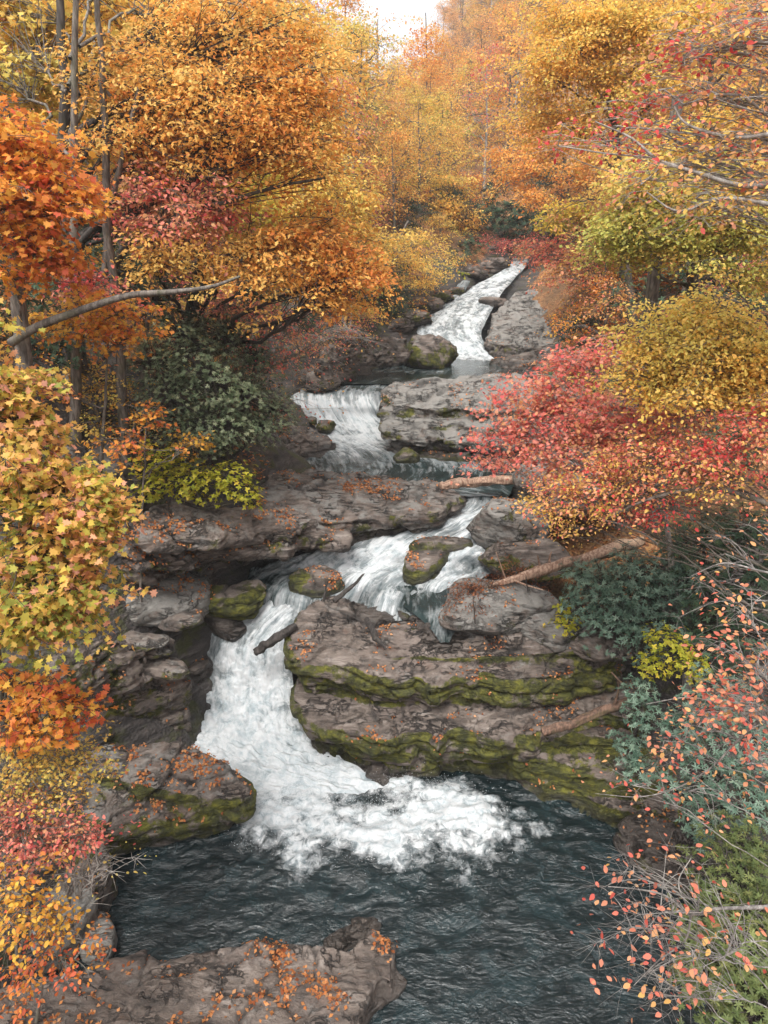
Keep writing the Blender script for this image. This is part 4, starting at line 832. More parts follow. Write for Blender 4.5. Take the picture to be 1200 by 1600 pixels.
whorl_shrub('leafy_shrub', 'little yellow plant on the dark shelf by the orange maple sapling', [(170, 1040, 12.6, 20), (150, 1030, 12.4, 14)], seed=26, mat='moss', kind='oval', leaf=.07, per=4, dens=130)
whorl_shrub('rhododendron', 'small evergreen bush over the ledge left of the upper waterfall', [(600, 430, 38, 24), (585, 400, 38.5, 20), (610, 455, 38, 16)], seed=27, leaf=.17, dens=30)
whorl_shrub('rhododendron', 'dark green bush at the crest of the upper waterfall, on its left', [(715, 412, 45.5, 34), (690, 430, 44.5, 26), (735, 385, 47, 26), (680, 400, 46, 26)], seed=28, leaf=.20, mat='evergreen', dens=26)
whorl_shrub('leafy_shrub', 'bright yellow-green clump beside the dark bush at the crest of the upper waterfall', [(722, 432, 44, 10), (660, 385, 45, 14)], seed=29, mat='moss', kind='oval', leaf=.17, per=4, dens=40)
whorl_shrub('evergreen_tree', 'dark conifer-like evergreen mass in the gap above the upper waterfall', [(785, 360, 52, 34), (760, 335, 53, 26), (820, 350, 53, 30), (772, 300, 54, 20, 1.3), (800, 330, 53, 28)], cat='tree', seed=30, leaf=.24, mat='evergreen', dens=30)
# ================================================================ right side
tree('golden_tree', 'big golden tree in the upper right with a pale trunk', 'tree', gp(9.5, 27), tuple(at(940, -60, 26)), .2,
  [(930, 60, 25, 62, 50), (870, 110, 25, 52, 36, -.1), (990, 40, 24.5, 60, 40, .1), (880, 30, 25.5, 50, 28), (1050, 70, 24, 55, 34, .1), (960, 140, 25, 46, 24), (850, 180, 26, 46, 20, -.2), (1020, 150, 24, 42, 18, .2), (900, 200, 25, 46, 16, -.1), (1090, 20, 24, 46, 20)],
  'gold', 'dia', size=.115, lps=95, spray=.65, seed=40, wob=.012)
tree('golden_tree', 'tree with yellow-lime layered sprays and a grey trunk on the right bank', 'tree', gp(7.2, 17), tuple(at(1112, 250, 16)), .17,
  [(1010, 290, 15, 46, 26, .1), (1000, 350, 15, 50, 34, .3), (1080, 310, 15, 52, 34, .15), (1150, 290, 14.8, 46, 26), (1050, 380, 15, 46, 24, .4), (960, 380, 15.3, 38, 16, .4), (1130, 380, 15, 46, 18, .2), (1180, 350, 14.5, 40, 16, .1), (1170, 440, 15, 36, 14, .2)],
  'lime', 'dia', size=.095, lps=80, spray=.5, seed=41, r1=.10, wob=.01)
tree('tall_tree', 'straight grey-trunked tree just left of the lime-yellow one on the right bank', 'tree', gp(6.5, 17.5), tuple(at(1060, 150, 16.5)), .19,
  [(1060, 230, 16.5, 50, 20), (1000, 240, 16.5, 40, 14, -.1), (1120, 200, 16.5, 50, 18)], 'gold', 'dia', size=.12, lps=50, spray=.45, seed=42, r1=.12, wob=.01)
nb = [at(1230, 285, 8.6), at(1160, 290, 8.8), at(1090, 270, 9.0), at(1030, 250, 9.2), at(985, 215, 9.4), at(930, 190, 9.6)]
nb2 = [at(1230, 205, 8.6), at(1150, 215, 8.9), at(1075, 195, 9.1), at(1050, 160, 9.3)]
nb3 = [at(1230, 425/1.5+40, 8.4), at(1130, 310, 8.8), at(1060, 330, 9), at(1010, 300, 9.2)]
tree('maple_tree', 'near peach and gold maple with red-leaved twigs and grey boughs, top right edge', 'tree', gp(8.2, 8.6), (7.6, 8.8, 15.5), .14,
  [(1080, 100, 9.3, 50, 10, -.1), (1150, 60, 9, 55, 16, .2), (1180, 140, 9, 50, 14, .2), (1110, 150, 9.2, 50, 12, .1), (1030, 150, 9.4, 40, 6, -.55), (1150, 230, 9, 60, 20, .2), (1080, 250, 9.2, 55, 16, .2), (1025, 205, 9.4, 40, 7, -.55), (960, 200, 9.6, 36, 5, -.3), (1185, 20, 9, 40, 10, .1), (1180, 60, 9, 24, 3, -.6),
   (1100, 320, 9, 50, 12, .3), (1180, 300, 8.8, 50, 14, .3), (1060, 70, 9.3, 40, 8, .3), (1260, 100, 9, 70, 22, .2), (1270, 250, 8.8, 70, 22, .2), (1350, 0, 8.6, 90, 30, .1), (1400, 200, 8.4, 90, 30, .2), (1260, -60, 9, 80, 24, 0), (1340, 360, 8.6, 70, 20, .2), (880, 220, 9.8, 30, 3, -.3), (1010, 280, 9.3, 40, 8, .2)],
  'mixed', 'oval', size=.07, lps=15, spray=.36, seed=43, bark=PALEBARK, twig_r=.7, extra=[(nb, .032, .008), (nb2, .028, .008), (nb3, .026, .008)])
tree('golden_tree', 'bushy golden-leaved tree at the right edge above the red maple', 'tree', gp(8.6, 11.5), (7.4, 11.6, 10.9), .12,
  [(1050, 520, 11, 50, 36, .4), (1110, 540, 10.8, 55, 44, .3), (1160, 520, 10.6, 50, 36, .35), (1010, 560, 11, 40, 22, .4), (1090, 590, 10.6, 50, 34, .15), (1160, 600, 10.5, 50, 34, .2), (1030, 610, 10.8, 36, 18, .1), (1190, 560, 10.4, 40, 22), (1120, 480, 11, 46, 22, .25), (1180, 640, 10.3, 34, 12, -.2)],
  'gold', 'oval', size=.068, lps=60, spray=.38, seed=44, twig_r=.7)
tree('maple_tree', 'red and pink maple leaning left over the layered outcrop from the right bank', 'tree', gp(6.8, 13), tuple(at(1020, 590, 12.6)), .09,
  [(900, 570, 13, 40, 20), (950, 550, 13, 34, 14), (860, 600, 13, 38, 18, -.1), (800, 625, 13.2, 26, 9, -.1), (840, 650, 13, 36, 16), (900, 640, 12.8, 46, 30), (790, 680, 13, 34, 14, -.1), (850, 700, 12.6, 50, 30), (780, 720, 12.9, 26, 9), (930, 690, 12.4, 50, 32, .15), (960, 640, 12.2, 40, 20, .1), (1000, 660, 12, 44, 24, .1), (1050, 660, 11.6, 40, 18, .1), (880, 740, 12.4, 36, 14, .1)],
  'red', 'maple', size=.07, lps=36, spray=.38, seed=45, twig_r=.7, bark=PALEBARK)
rb = [at(1235, 800, 9.6), at(1180, 780, 9.7), at(1115, 762, 9.8), at(1060, 768, 9.9), at(1000, 785, 10.1), at(950, 810, 10.3)]
rb2 = [at(1115, 762, 9.8), at(1105, 735, 9.9), at(1085, 720, 10), at(1075, 690, 10.1)]
tree('maple_tree', 'orange maple with bare pale bough at the right edge, above the broken trunk', 'tree', gp(8.6, 9.6), (7.2, 9.7, 9.0), .11,
  [(900, 770, 11, 42, 22, .2), (860, 790, 11.2, 30, 12, .3), (950, 740, 10.8, 50, 30, .1), (1010, 720, 10.5, 50, 28, 0), (960, 800, 10.8, 34, 12), (1060, 700, 10.2, 44, 18, 0), (890, 820, 11.2, 22, 6, .3), (1130, 700, 9.8, 40, 14, -.3), (1180, 700, 9.6, 40, 14, -.2), (1020, 800, 10.3, 36, 8, -.1), (1080, 740, 10, 46, 16, .2), (980, 770, 10.6, 44, 16, .25), (1130, 740, 9.8, 40, 12, .2), (1250, 680, 9.6, 60, 24, .1), (1330, 740, 9.4, 60, 24, .1), (1290, 620, 9.6, 60, 24, 0), (1270, 820, 9.4, 50, 16, .1), (1170, 660, 9.7, 40, 14, -.1), (1060, 800, 10.2, 30, 3, -.4)],
  'mixed', 'oval', size=.062, lps=40, spray=.32, seed=46, twig_r=.5, bark=BARK, extra=[(rb, .055, .014), (rb2, .03, .01)])
tree('maple_tree', 'coral-orange tree with a sparse crown right of the upper waterfall', 'tree', gp(8.3, 27), tuple(at(950, 390, 27)), .1,
  [(858, 396, 28, 30, 12, -.2), (895, 412, 27.5, 30, 14, .1), (920, 440, 27, 40, 18, .3), (900, 380, 28, 36, 14, -.3), (835, 385, 29, 18, 5, -.4), (940, 400, 27, 36, 12, .2), (960, 470, 25, 40, 14, .3), (890, 430, 27, 26, 8, .1)],
  'coral', 'dia', size=.12, lps=40, spray=.6, seed=47, twig_r=1.1)
tree('lime_tree', 'small bright yellow-green tree behind the coral-orange one', 'tree', gp(11.5, 36), tuple(at(905, 300, 36)), .1,
  [(900, 335, 35, 34, 24, .4), (880, 350, 35, 26, 14, .4), (930, 340, 35, 26, 12, .3)], 'olive', 'dia', size=.18, lps=50, spray=.6, seed=48)
whorl_shrub('rhododendron', 'bluish-green rhododendron in front of the broken trunk on the right bank', [(950, 920, 13.4, 55), (1010, 930, 13, 60), (1060, 900, 13, 55), (960, 970, 13.0, 48), (1030, 985, 12.4, 55), (905, 945, 13.6, 34), (910, 900, 14.0, 32), (990, 890, 13, 46)], mat='bluish', seed=50, leaf=0.085, dens=190)
whorl_shrub('rhododendron', 'dark rhododendron thicket under the pale bough at the right edge', [(1100, 850, 13, 60), (1160, 830, 12.5, 55), (1180, 900, 12, 60), (1120, 940, 12, 60), (1060, 850, 14, 45), (1180, 990, 11, 60), (1100, 1010, 11.6, 55)], seed=51, mat='evergreen', leaf=0.09, dens=130)
whorl_shrub('rhododendron', 'dark evergreen shrubs behind the red maple on the right bank', [(905, 545, 27, 26), (900, 600, 24, 50), (960, 600, 22, 50), (900, 500, 30, 26), (1020, 480, 22, 60), (1120, 430, 19, 60), (1180, 480, 17, 60), (980, 700, 18, 70), (1060, 640, 17, 70), (1150, 700, 15, 70), (950, 780, 17, 40)], seed=52, mat='evergreen', leaf=0.13, dens=50)
whorl_shrub('rhododendron', 'small evergreen at the end of the lower log on the right', [(1000, 1080, 11.2, 28), (1010, 1120, 10.8, 34), (985, 1170, 10.6, 32), (1000, 1205, 10.2, 30)], seed=53, mat='bluish', leaf=0.075, dens=220)
whorl_shrub('leafy_shrub', 'yellow-green leafy shrub on the right bank beside the red-leaved twigs', [(1050, 1010, 11.2, 38), (1080, 1040, 10.8, 30), (1020, 1040, 11.2, 26)], seed=54, mat='moss', kind='oval', leaf=0.06, per=4, dens=260)
whorl_shrub('leafy_shrub', 'small yellow-green shrub left of the bluish rhododendron', [(885, 975, 13.4, 24), (880, 950, 13.6, 16)], seed=55, mat='moss', kind='oval', leaf=0.06, per=4, dens=260)
whorl_shrub('rhododendron', 'dark green shrub behind the coral twigs halfway down the right edge', [(1120, 1100, 9.5, 60), (1180, 1160, 8.6, 60), (1110, 1200, 8.8, 55), (1060, 1140, 9.8, 40), (1170, 1260, 7.8, 60), (1100, 1290, 8, 45), (1050, 1230, 9, 30)], seed=56, mat='bluish', leaf=0.075, dens=200)
whorl_shrub('needle_shrub', 'soft light-green feathery shrub in the bottom-right corner', [(1150, 1400, 6.4, 70), (1180, 1480, 5.6, 75), (1110, 1540, 5.6, 65), (1190, 1580, 5.0, 80), (1100, 1460, 6.2, 50), (1160, 1330, 7, 50)], seed=57, mat='needle', leaf=.06, per=10, dens=420)
TWIG = bark_mat('twig_bark', (.10, .09, .085), (.30, .28, .26))
def twig_bush(label, base, blobs, extra, seed, lps):
    return tree('twig_bush', label, 'bush', base, extra[0][0][0], .03, blobs, 'coral', 'oval', size=.06, lps=lps, spray=.24, seed=seed, bark=TWIG, wood_name='stem', fol_name='foliage', twig_r=.42, twl=4, extra=extra, r1=.02, flat=1.0)
twig_bush('pale bare twigs with scattered coral leaves over the bottom-right corner of the pool', gp(4.6, 4.6), [(1030, 1400, 4.2, 70, 12, -.2), (990, 1450, 4.2, 60, 10, -.2), (1060, 1480, 4.1, 75, 12), (1030, 1550, 4.1, 70, 9), (1120, 1440, 4.0, 80, 10), (980, 1360, 4.4, 55, 7), (1100, 1540, 4.0, 70, 8)],
  [([at(1240, 1415, 3.9), at(1180, 1418, 4.0), at(1120, 1420, 4.1), at(1080, 1428, 4.2), at(1040, 1400, 4.3), at(1000, 1390, 4.4), at(950, 1385, 4.5)], .018, .004), ([at(1080, 1428, 4.2), at(1070, 1470, 4.2), at(1030, 1500, 4.2), at(990, 1540, 4.2)], .011, .003), ([at(1080, 1428, 4.2), at(1060, 1380, 4.3), at(1080, 1340, 4.4)], .008, .003)], 60, 3)
twig_bush('grey twigs thick with coral-pink leaves at the right edge above the bottom-right bush', gp(6.2, 6.0), [(1150, 1090, 5.6, 45, 22, -.15), (1180, 1040, 5.6, 45, 16, -.1), (1100, 1130, 5.8, 50, 9), (1060, 1170, 6, 60, 6), (1170, 1180, 5.4, 60, 8, -.1), (1090, 1240, 5.6, 60, 6), (1190, 1130, 5.4, 40, 8), (1120, 1010, 5.8, 45, 5), (1150, 960, 5.8, 60, 5), (1010, 1240, 6, 60, 4)],
  [([at(1240, 1060, 5.3), at(1190, 1120, 5.5), at(1150, 1160, 5.6), at(1110, 1200, 5.7), at(1060, 1230, 5.9), at(1000, 1245, 6.0), at(930, 1240, 6.2)], .016, .003), ([at(1240, 1150, 5.3), at(1150, 1110, 5.6), at(1080, 1090, 5.9), at(1010, 1100, 6.1)], .012, .003)], 61, 10)
twig_bush('sparse twigs with a few coral leaves in front of the rhododendron at the right edge', gp(6.8, 7.4), [(1140, 880, 6.6, 60, 5), (1170, 940, 6.4, 55, 5, -.1), (1090, 900, 6.8, 50, 3), (1190, 850, 6.5, 45, 4)],
  [([at(1240, 905, 6.3), at(1180, 890, 6.5), at(1130, 880, 6.6), at(1080, 900, 6.8)], .014, .004)], 62, 4)
tree('dead_bush', 'rusty brown dead bush on the rock at the end of the broken trunk', 'bush', atz(742, 978, 3.35), tuple(atz(740, 935, 4.0)), .02,
  [(735, 925, 14.1, 24, 24), (752, 945, 14.0, 24, 22), (722, 950, 13.9, 18, 12), (765, 915, 14.2, 16, 8)], 'brown', 'narrow', size=.075, lps=34, spray=.22, seed=63, bark=DARKBARK, wood_name='stem', fol_name='foliage', twig_r=.7, flat=1.2)
tree('dead_bush', 'small rusty dead bush just above the broken trunk beside the pale boulder', 'bush', atz(825, 925, 3.9), tuple(atz(822, 900, 4.4)), .02,
  [(815, 905, 15.0, 24, 16), (840, 920, 14.8, 20, 12), (800, 885, 15.3, 16, 8)], 'brown', 'narrow', size=.075, lps=30, spray=.22, seed=64, bark=DARKBARK, wood_name='stem', fol_name='foliage', twig_r=.7, flat=1.2)

# ================================================================ logs
def log(name, label, pts, r, mat, seed, stubs=(), parts='trunk', cat='log', group=None):
    rg = np.random.default_rng(seed); Pp = catmull(np.array(pts, float), 12); n = len(Pp)
    rr = np.interp(np.linspace(0, 1, n), np.linspace(0, 1, len(r)), r)
    T_ = unit(np.gradient(Pp, axis=0)); A = unit(np.cross(T_, [[0, 0, 1.0]])); B = np.cross(T_, A); S = 18; a = np.arange(S)*6.283/S
    V = Pp[:, None] + rr[:, None, None]*(np.cos(a)[None, :, None]*A[:, None] + np.sin(a)[None, :, None]*B[:, None])
    f = V.reshape(-1, 3); s = np.repeat(np.arange(n)*.15, S)
    nz = fbm(np.stack([s, np.tile(np.cos(a)*2, n), np.tile(np.sin(a)*2, n)], 1), 3, seed)
    ctr = np.repeat(Pp, S, 0); f = ctr + (f-ctr)*(1+.5*nz)[:, None] + np.stack([0*nz, 0*nz, np.repeat(fbm(np.stack([np.arange(n)*.22, np.zeros(n), np.zeros(n)+seed], 1), 3, seed), S)*.05], 1)
    I = np.arange(n*S).reshape(n, S); J = np.roll(I, -1, 1)
    q = np.stack([I[:-1].ravel(), J[:-1].ravel(), J[1:].ravel(), I[1:].ravel()], 1)
    acc = Acc(); acc.add(f, q); acc.add(np.vstack([f[:S], Pp[:1]+T_[0]*-.03]), np.array([[i, (i+1) % S, S] for i in range(S)])); acc.add(np.vstack([f[-S:], Pp[-1:]+T_[-1]*.05]), np.array([[(i+1) % S, i, S] for i in range(S)]))
    base = Pp.mean(0)
    for (p0, p1, p2, ra) in stubs:
        V, q = tubes(bez(np.array(p0), np.array(p1), np.array(p2), 7)[None], np.linspace(ra, ra*.35, 7)[None], 7); acc.add(V, q)
    o = link(name, acc.mesh(name, base), mat, loc=base); return tag(o, label, cat, group)
log('dead_log', 'broken reddish barkless trunk lying from the right bank down to the grey boulder', [atz(1005, 845, 4.9), atz(960, 856, 4.75), atz(900, 876, 4.5), atz(850, 890, 4.3), atz(800, 905, 4.1), atz(760, 918, 3.95)], [.11, .15, .13, .12, .08, .03], DEADWOOD, 70,
    [(atz(860, 888, 4.3), atz(856, 872, 4.55), atz(862, 862, 4.7), .04), (atz(845, 890, 4.25), atz(842, 880, 4.5), atz(840, 868, 4.7), .035), (atz(790, 905, 4.1), atz(783, 885, 4.4), atz(775, 862, 4.75), .025), (atz(800, 905, 4.1), atz(820, 915, 4.1), atz(850, 922, 4.1), .03)])
log('fallen_log', 'brown log slanting down onto the moss-covered dome at the right of the pool', [atz(1020, 1075, 2.9), atz(985, 1092, 2.7), atz(940, 1112, 2.4), atz(895, 1130, 2.1), atz(848, 1142, 1.85)], [.04, .065, .085, .08, .095], bark_mat('brown_log', (.05, .03, .02), (.19, .11, .075), .3), 71,
    [(atz(985, 1092, 2.7), atz(975, 1070, 3.1), atz(955, 1050, 3.3), .035), (atz(960, 1100, 2.6), atz(970, 1075, 3.0), atz(965, 1065, 3.2), .03)])
log('fallen_log', 'thick peeling log lying across the outlet above the middle rapids', [atz(688, 760, 5.0), atz(710, 756, 5.02), atz(750, 752, 5.06), atz(790, 750, 5.1), atz(850, 752, 5.2)], [.11, .15, .13, .14, .11], DEADWOOD, 72)
log('fallen_log', 'short dark log wedged upright in the lower waterfall', [atz(400, 1020, 2.5), atz(418, 1006, 2.75), atz(440, 992, 2.95), atz(462, 980, 3.0)], [.09, .11, .10, .08], DARKWOOD, 73)
log('branch', 'thin dark branch caught in the white water above the ledge', [atz(522, 938, 3.45), atz(545, 920, 3.65), atz(568, 898, 3.9)], [.06, .05, .02], DARKWOOD, 74, cat='branch')
log('branch', 'small upright broken stick beside the branch in the white water', [atz(506, 938, 3.3), atz(508, 925, 3.5), atz(509, 916, 3.65)], [.03, .025, .015], DARKWOOD, 75, cat='branch')
log('driftwood', 'black twisted driftwood on the flat top of the mossy ledge', [atz(572, 968, 3.3), atz(580, 980, 3.3), atz(588, 998, 3.1), atz(602, 1012, 3.0)], [.05, .08, .07, .03], DARKWOOD, 76, cat='driftwood')

# ================================================================ trees round the head of the falls
def mid(name, label, blobs, mat, seed, x, y, top, size=.17, lps=60, spray=.75, **kw):
    return tree(name, label, 'tree', gp(x, y), tuple(at(*top, y)), .16, blobs, mat, 'dia', size=size, lps=lps, spray=spray, seed=seed, wob=.015, **kw)
mid('golden_tree', 'golden tree with tiered branches left of the crest of the upper waterfall', [(590, 260, 49, 34, 26, .1), (640, 290, 49, 38, 30), (690, 330, 49, 34, 24, -.1), (650, 365, 48, 34, 24, -.2), (600, 330, 48, 34, 22), (705, 290, 50, 32, 18, .1), (650, 405, 46, 26, 14, -.3), (730, 350, 50, 24, 12, -.3), (560, 290, 48, 30, 16)], 'gold', 90, 1.5, 49.5, (640, 210))
mid('orange_tree', 'orange tree with level sprays right of the gap above the upper waterfall', [(855, 240, 46, 34, 26), (810, 275, 46, 32, 24, .1), (900, 270, 45, 36, 24, .1), (850, 200, 47, 30, 16, .1), (790, 245, 47, 26, 14), (835, 310, 45, 28, 14), (930, 310, 44, 34, 16), (950, 250, 44, 36, 18), (890, 215, 46, 30, 14)], 'orange', 91, 12.2, 47, (870, 160))
mid('lime_tree', 'pale yellow-green tree on the slope above the golden tiered tree', [(705, 205, 64, 22, 16, .1), (715, 235, 64, 20, 12, .2), (690, 185, 64, 16, 8)], 'lime', 92, 6.4, 64.5, (705, 160), size=.22)
mid('peach_tree', 'sparse peach-coloured tree with grey stems left of the far hill', [(590, 170, 58, 34, 16), (560, 220, 57, 34, 16), (630, 190, 58, 32, 14), (600, 110, 58, 34, 8), (560, 150, 58, 34, 8), (650, 240, 58, 30, 12)], 'hill', 93, -.5, 58.5, (590, 30), bark=PALEBARK, lps=34, spray=1.0)
mid('orange_tree', 'flame-orange tree low on the far hill right of the sky gap', [(665, 60, 84, 24, 18), (655, 95, 84, 24, 18, .1), (680, 120, 84, 26, 18), (640, 130, 83, 20, 10, .2)], 'orange', 94, 5.0, 84.5, (665, 20), size=.26, spray=1.1)
mid('coral_tree', 'small coral tree over the crest of the upper waterfall', [(800, 385, 47.5, 20, 10, -.3), (770, 378, 48, 16, 8, -.3), (840, 380, 46, 22, 10, -.1)], 'red', 95, 13.0, 48, (830, 350), size=.13, lps=34, spray=.6)
mid('orange_tree', 'amber tree behind the coral-orange one on the right bank of the upper waterfall', [(950, 350, 36, 30, 18, .1), (985, 330, 35, 36, 20, .2), (1010, 400, 33, 40, 18), (985, 420, 33, 32, 14), (1030, 340, 34, 36, 16)], 'hill', 96, 12.4, 36, (970, 250), size=.14)
mid('golden_tree', 'low golden tree hanging over the leafy tiers left of the upper waterfall', [(640, 425, 38.5, 30, 18), (680, 405, 40, 28, 16, .1), (600, 445, 37.5, 30, 16), (650, 380, 40, 30, 16), (615, 400, 39, 30, 14, .1), (665, 440, 39, 18, 8, -.2)], 'gold', 98, -.2, 39.5, (640, 340), size=.12)
mid('peach_tree', 'twiggy peach tree over the dark overhanging ledge at the upper pool', [(520, 510, 29, 34, 16), (560, 500, 30, 28, 12), (490, 540, 28, 30, 12), (540, 530, 29, 26, 9)], 'mixed', 99, -2.6, 29.5, (520, 450), size=.10, lps=30, spray=.6)
mid('golden_tree', 'small golden tree over the left bank of the pool under the upper waterfall', [(560, 440, 33, 30, 18, .1), (600, 380, 36, 30, 18), (530, 480, 31, 30, 12, -.1), (570, 490, 31, 24, 8), (620, 400, 38, 26, 12, -.2)], 'gold', 97, -1.8, 35, (570, 330), size=.13)
# ================================================================ forest prototypes and copies
def proto(idx, mat, hgt, cw, dens, seed, bare=0.0, bark=BARK, low=.3, size=.22, lps=26, nb=11):
    rg = np.random.default_rng(seed); bl = []
    for k in range(nb):
        fr = (k+rg.random())/nb; zz = hgt*(low + (.96-low)*fr); rr = cw*(1.08-1.1*(fr-.42)**2*2.2)
        a = k*2.4+rg.random(); d = rr*rg.uniform(.25, .8)*(1 if fr < .85 else .4)
        bl.append((np.array([math.cos(a)*d, math.sin(a)*d, zz]), (rr*.55, rr*.55, rr*.42), dens, rg.normal()*.12))
    return tree('woodland_tree', 'x', 'tree', (0, 0, 0), (rg.normal()*.4, rg.normal()*.4, hgt*.86), .13+hgt*.006, bl, mat, 'dia', size=size, lps=lps, spray=cw*.30, seed=seed, bark=bark, bare=bare, local=True, twig_r=1.5, twl=3, wob=.02, r1=.04)
KINDS = [('hill', 'rust-orange woodland tree', 14, 3.8, 12, 0), ('gold', 'golden woodland tree', 13, 3.8, 12, 0), ('orange', 'bright orange woodland tree', 13, 3.6, 12, 0), ('hill', 'nearly bare grey woodland tree with few orange leaves', 17, 3.2, 9, .75),
         ('lime', 'yellow-green woodland tree', 11, 3.4, 11, 0), ('mixed', 'thin peach-leaved woodland tree', 13, 3.4, 9, .4), ('rust', 'bronze woodland tree', 14, 3.8, 12, .1), ('evergreen', 'dark evergreen woodland tree', 10, 2.6, 14, 0),
         ('fire', 'low orange understory bush', 3.6, 1.9, 9, .1), ('gold', 'low golden understory bush', 3.2, 1.9, 9, .1), ('evergreen', 'low dark evergreen understory bush', 3.0, 2.0, 13, 0), ('red', 'low pinkish-red understory bush', 3.2, 1.7, 9, .2)]
PR = [proto(i, k[0], k[2], k[3], k[4], 200+i, k[5], PALEBARK if i in (3, 5) else BARK, low=(.25 if i not in (7, 10) else .1) if i < 8 else .12, lps=34, size=.22 if i < 8 else .13, nb=11 if i < 8 else 8) for i, k in enumerate(KINDS)]
used = [False]*len(PR); rg = random.Random(5)
def plant(k, x, y, s, where, grp):
    o = PR[k] if not used[k] else copy_tree(PR[k]); used[k] = True
    o.location = (x, y, gz(x, y)-.3); o.rotation_euler = (0, 0, rg.uniform(0, 6.28)); o.scale = (s, s, s*rg.uniform(.9, 1.12))
    if k > 7: o.name = 'understory_bush'; o['category'] = 'bush'
    o['label'] = KINDS[k][1] + ' ' + where; o['group'] = grp; return o
def pick(ws):
    r = rg.random()*sum(ws)
    for i, a in enumerate(ws):
        r -= a
        if r <= 0: return i
    return 0
spots = []
def ok(x, y, dm):
    for a, b in spots:
        if (a-x)**2+(b-y)**2 < dm*dm: return False
    spots.append((x, y)); return True
def pxof(x, y):
    b = (y*CP - (gz(x, y)+1-H)*SP); return 600+F*x/max(b, .1)
def open_water(x, y): return y < 47 and 585 < pxof(x, y) < 905 and x > scx(y)-3
def vis(x, y): return abs(x) < .58*y + 3
def scx(y): return float(np.interp(y, [14, 20, 28, 36, 47, 62, 100, 160], [-1, 1, -1, 4.6, 8.5, 10, 5, -5]))
n = 0
for _ in range(6000):      # woods close behind the stream banks
    x, y = rg.uniform(-30, 34), rg.uniform(24, 60); d = abs(x-scx(y))
    if not vis(x, y) or d < (8.0 if y < 40 else 6.0 if y < 50 else 3.5) or open_water(x, y) or not ok(x, y, 3.4): continue
    left = x < scx(y)
    plant(pick([2, 5, 4, 1.5, 1.5, 2, 3, .2] if left else [2, 5, 3, 1.5, 1.5, 2.5, 1, .2]), x, y, rg.uniform(.40, .62) if d < 10 else rg.uniform(.55, .85), 'in the woods on the %s bank' % ('left' if left else 'right'), 'woodland trees on the %s bank' % ('left' if left else 'right')); n += 1
print('bank', n); n = 0
for _ in range(20000):      # hillside up to the skyline
    y = 60 + 115*rg.random()**1.2; x = rg.uniform(-60, 105)
    if not vis(x, y) or n > 285: continue
    if (x < -.16*y and rg.random() < .8) or (x > .40*y and rg.random() < .6) or not ok(x, y, 3.4 + y*.008): continue
    sc = rg.uniform(.6, .95)
    if 530 < 600+F*x/(y*1.13) < 662:
        sc = min(sc, (H+.245*y-gz(x, y))/15.5)
        if sc < .3: continue
    plant(pick([6, 2.5, 3.5, 4, .6, 2, 1.5, .15]), x, y, sc, 'on the far hillside', 'trees on the far hillside'); n += 1
print('hill', n); n = 0; spots = []
for _ in range(9000):
    x, y = rg.uniform(-26, 28), rg.uniform(13, 62); d = abs(x-scx(y))
    if not vis(x, y) or d < (5.2 if y < 32 else 4.2 if y < 50 else 2.5) or open_water(x, y) or not ok(x, y, 2.2) or n > 270 or (y < 20 and x > 0): continue
    left = x < scx(y)
    plant(8+pick([3, 3, 4, 1.5]), x, y, rg.uniform(.55, 1.0), 'under the trees on the %s bank' % ('left' if left else 'right'), 'understory bushes on the %s bank' % ('left' if left else 'right')); n += 1
for _ in range(1500):      # bushes on the near banks, to the sides of the pool
    y = rg.uniform(1, 14); x = rg.choice((-1, 1))*rg.uniform(8.4, 17)
    if abs(x) < .55*y + 4.6 or not ok(x, y, 1.9): continue
    left = x < 0
    plant(8+pick([3, 3, 5, 1.5]), x, y, rg.uniform(.6, 1.0), 'on the near %s bank beside the pool' % ('left' if left else 'right'), 'understory bushes beside the pool on the %s' % ('left' if left else 'right')); n += 1
print('bush', n)
for o_, u_ in zip(PR, used):
    if not u_:
        for c_ in list(o_.children): bpy.data.objects.remove(c_)
        bpy.data.objects.remove(o_)

# ================================================================ fallen leaves
rg2 = np.random.default_rng(77); acc = Acc()
for V, N, dz, crack, lt in ROCKS:
    m = int(min(len(V)*.75*lt, 40000)); 
    if m < 1: continue
    i = rg2.integers(0, len(V), m); P = V[i]; cl = fbm(P*[1.1, 1.1, .6], 3, 81) + .45*fbm(P*4, 2, 83)
    keep = (N[i, 2] > .66) & (dz[i] > .12) & (cl + .45*crack[i] > .34 + rg2.normal(size=m)*.10) ; P = P[keep]; nn = unit(N[i][keep] + rg2.normal(size=(keep.sum(), 3))*.3)
    P = P + rg2.normal(size=P.shape)*[.03, .03, 0] + nn*.02
    Vv, q, kk = leaves(P, nn, unit(rg2.normal(size=P.shape)), rg2.uniform(.05, .09, len(P)), 'dia', .3)
    acc.add(Vv, q, tint=np.repeat(rg2.random(len(P)), kk), val=np.repeat(rg2.random(len(P)), kk))
m = 60000; x = rg2.uniform(-11, 12, m); y = rg2.uniform(5, 46, m); P = np.stack([x, y, 0*x], 1); cl = fbm(P*.6, 3, 85)
k = cl > -.1; P = P[k]; P[:, 2] = ground(P[:, 0], P[:, 1])+.05; dzz, hdd = water_near(P); P = P[(hdd > .8) & (dzz > .2)]
nn = unit(np.array([0, 0, 1.0]) + rg2.normal(size=P.shape)*.35)
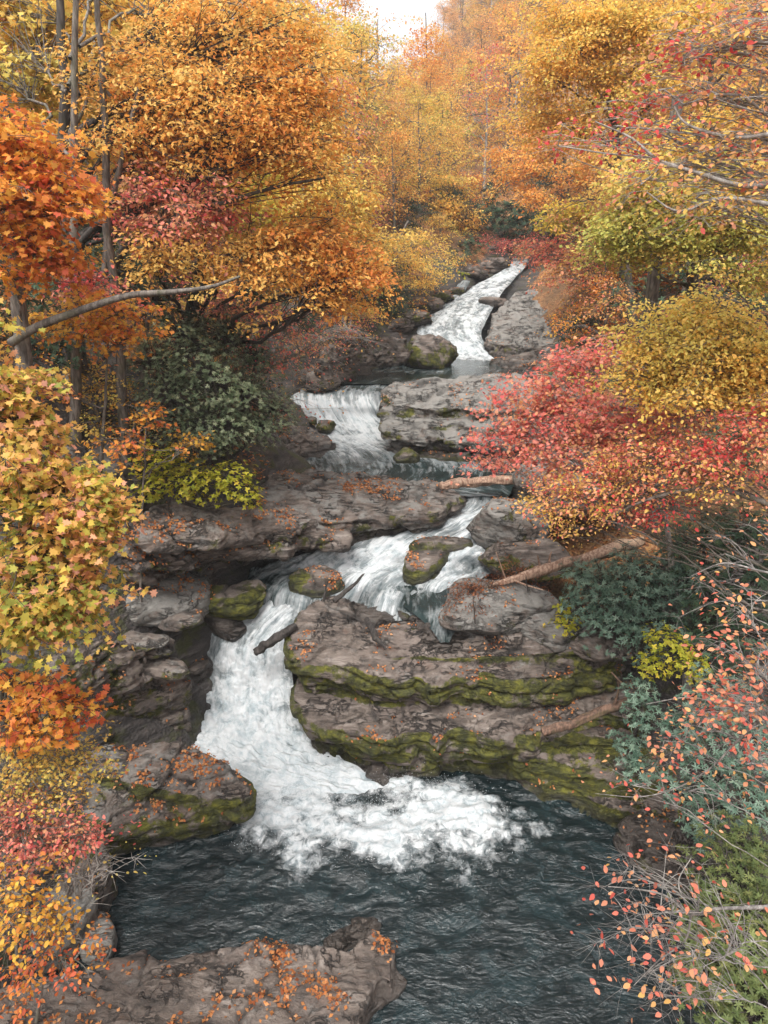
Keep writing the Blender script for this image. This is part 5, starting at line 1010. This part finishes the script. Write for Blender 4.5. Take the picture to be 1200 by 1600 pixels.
Vv, q, kk = leaves(P, nn, unit(rg2.normal(size=P.shape)), rg2.uniform(.08, .13, len(P)), 'dia', .3)
acc.add(Vv, q, tint=np.repeat(rg2.random(len(P)), kk), val=np.repeat(rg2.random(len(P)), kk))
tag(link('fallen_leaves', acc.mesh('fallen_leaves', smooth=False), L['litter']), 'orange fallen leaves scattered over the rocks and banks', 'leaves', kind='stuff')

# ================================================================ spray at the foot of the lower waterfall
rg3 = np.random.default_rng(88); m = 9000; i = rg3.integers(0, len(imp), m)
P = np.concatenate([imp[i] + rg3.normal(size=(m, 2))*.42, np.zeros((m, 1))], 1); P[:, 2] = .05 + rg3.exponential(.10, m)
acc = Acc(); D4 = np.array([(1, 1, 1), (-1, -1, 1), (-1, 1, -1), (1, -1, -1)])*.577
r = rg3.uniform(.003, .010, m); V = (P[:, None] + D4[None]*r[:, None, None]).reshape(-1, 3)
b = np.arange(m)[:, None, None]*4 + np.array([[0, 1, 2], [0, 3, 1], [0, 2, 3], [1, 3, 2]])[None]
acc.add(V, b.reshape(-1, 3)); g = G('spray'); g.l(g.pbsdf((.8, .82, .83), .4), g.out.inputs[0])
tag(link('spray', acc.mesh('spray'), g.m), 'white spray flying off the foam at the foot of the lower waterfall', 'spray', kind='stuff')

# ================================================================ thin autumn air
bm = bmesh.new(); bmesh.ops.create_cube(bm, size=1); me = bpy.data.meshes.new('haze')
for v in bm.verts: v.co = Vector((v.co.x*700, v.co.y*790+62, v.co.z*150+62))
bm.to_mesh(me); bm.free(); hz = bpy.data.materials.new('haze'); hz.use_nodes = True; hz.node_tree.nodes.clear()
vo = hz.node_tree.nodes.new('ShaderNodeVolumePrincipled'); ou = hz.node_tree.nodes.new('ShaderNodeOutputMaterial')
vo.inputs['Color'].default_value = (.92, .93, .95, 1); vo.inputs['Density'].default_value = .0010; vo.inputs['Anisotropy'].default_value = .2
hz.node_tree.links.new(vo.outputs[0], ou.inputs['Volume'])
tag(link('haze', me, hz), 'thin autumn haze filling the valley', 'haze', kind='stuff')
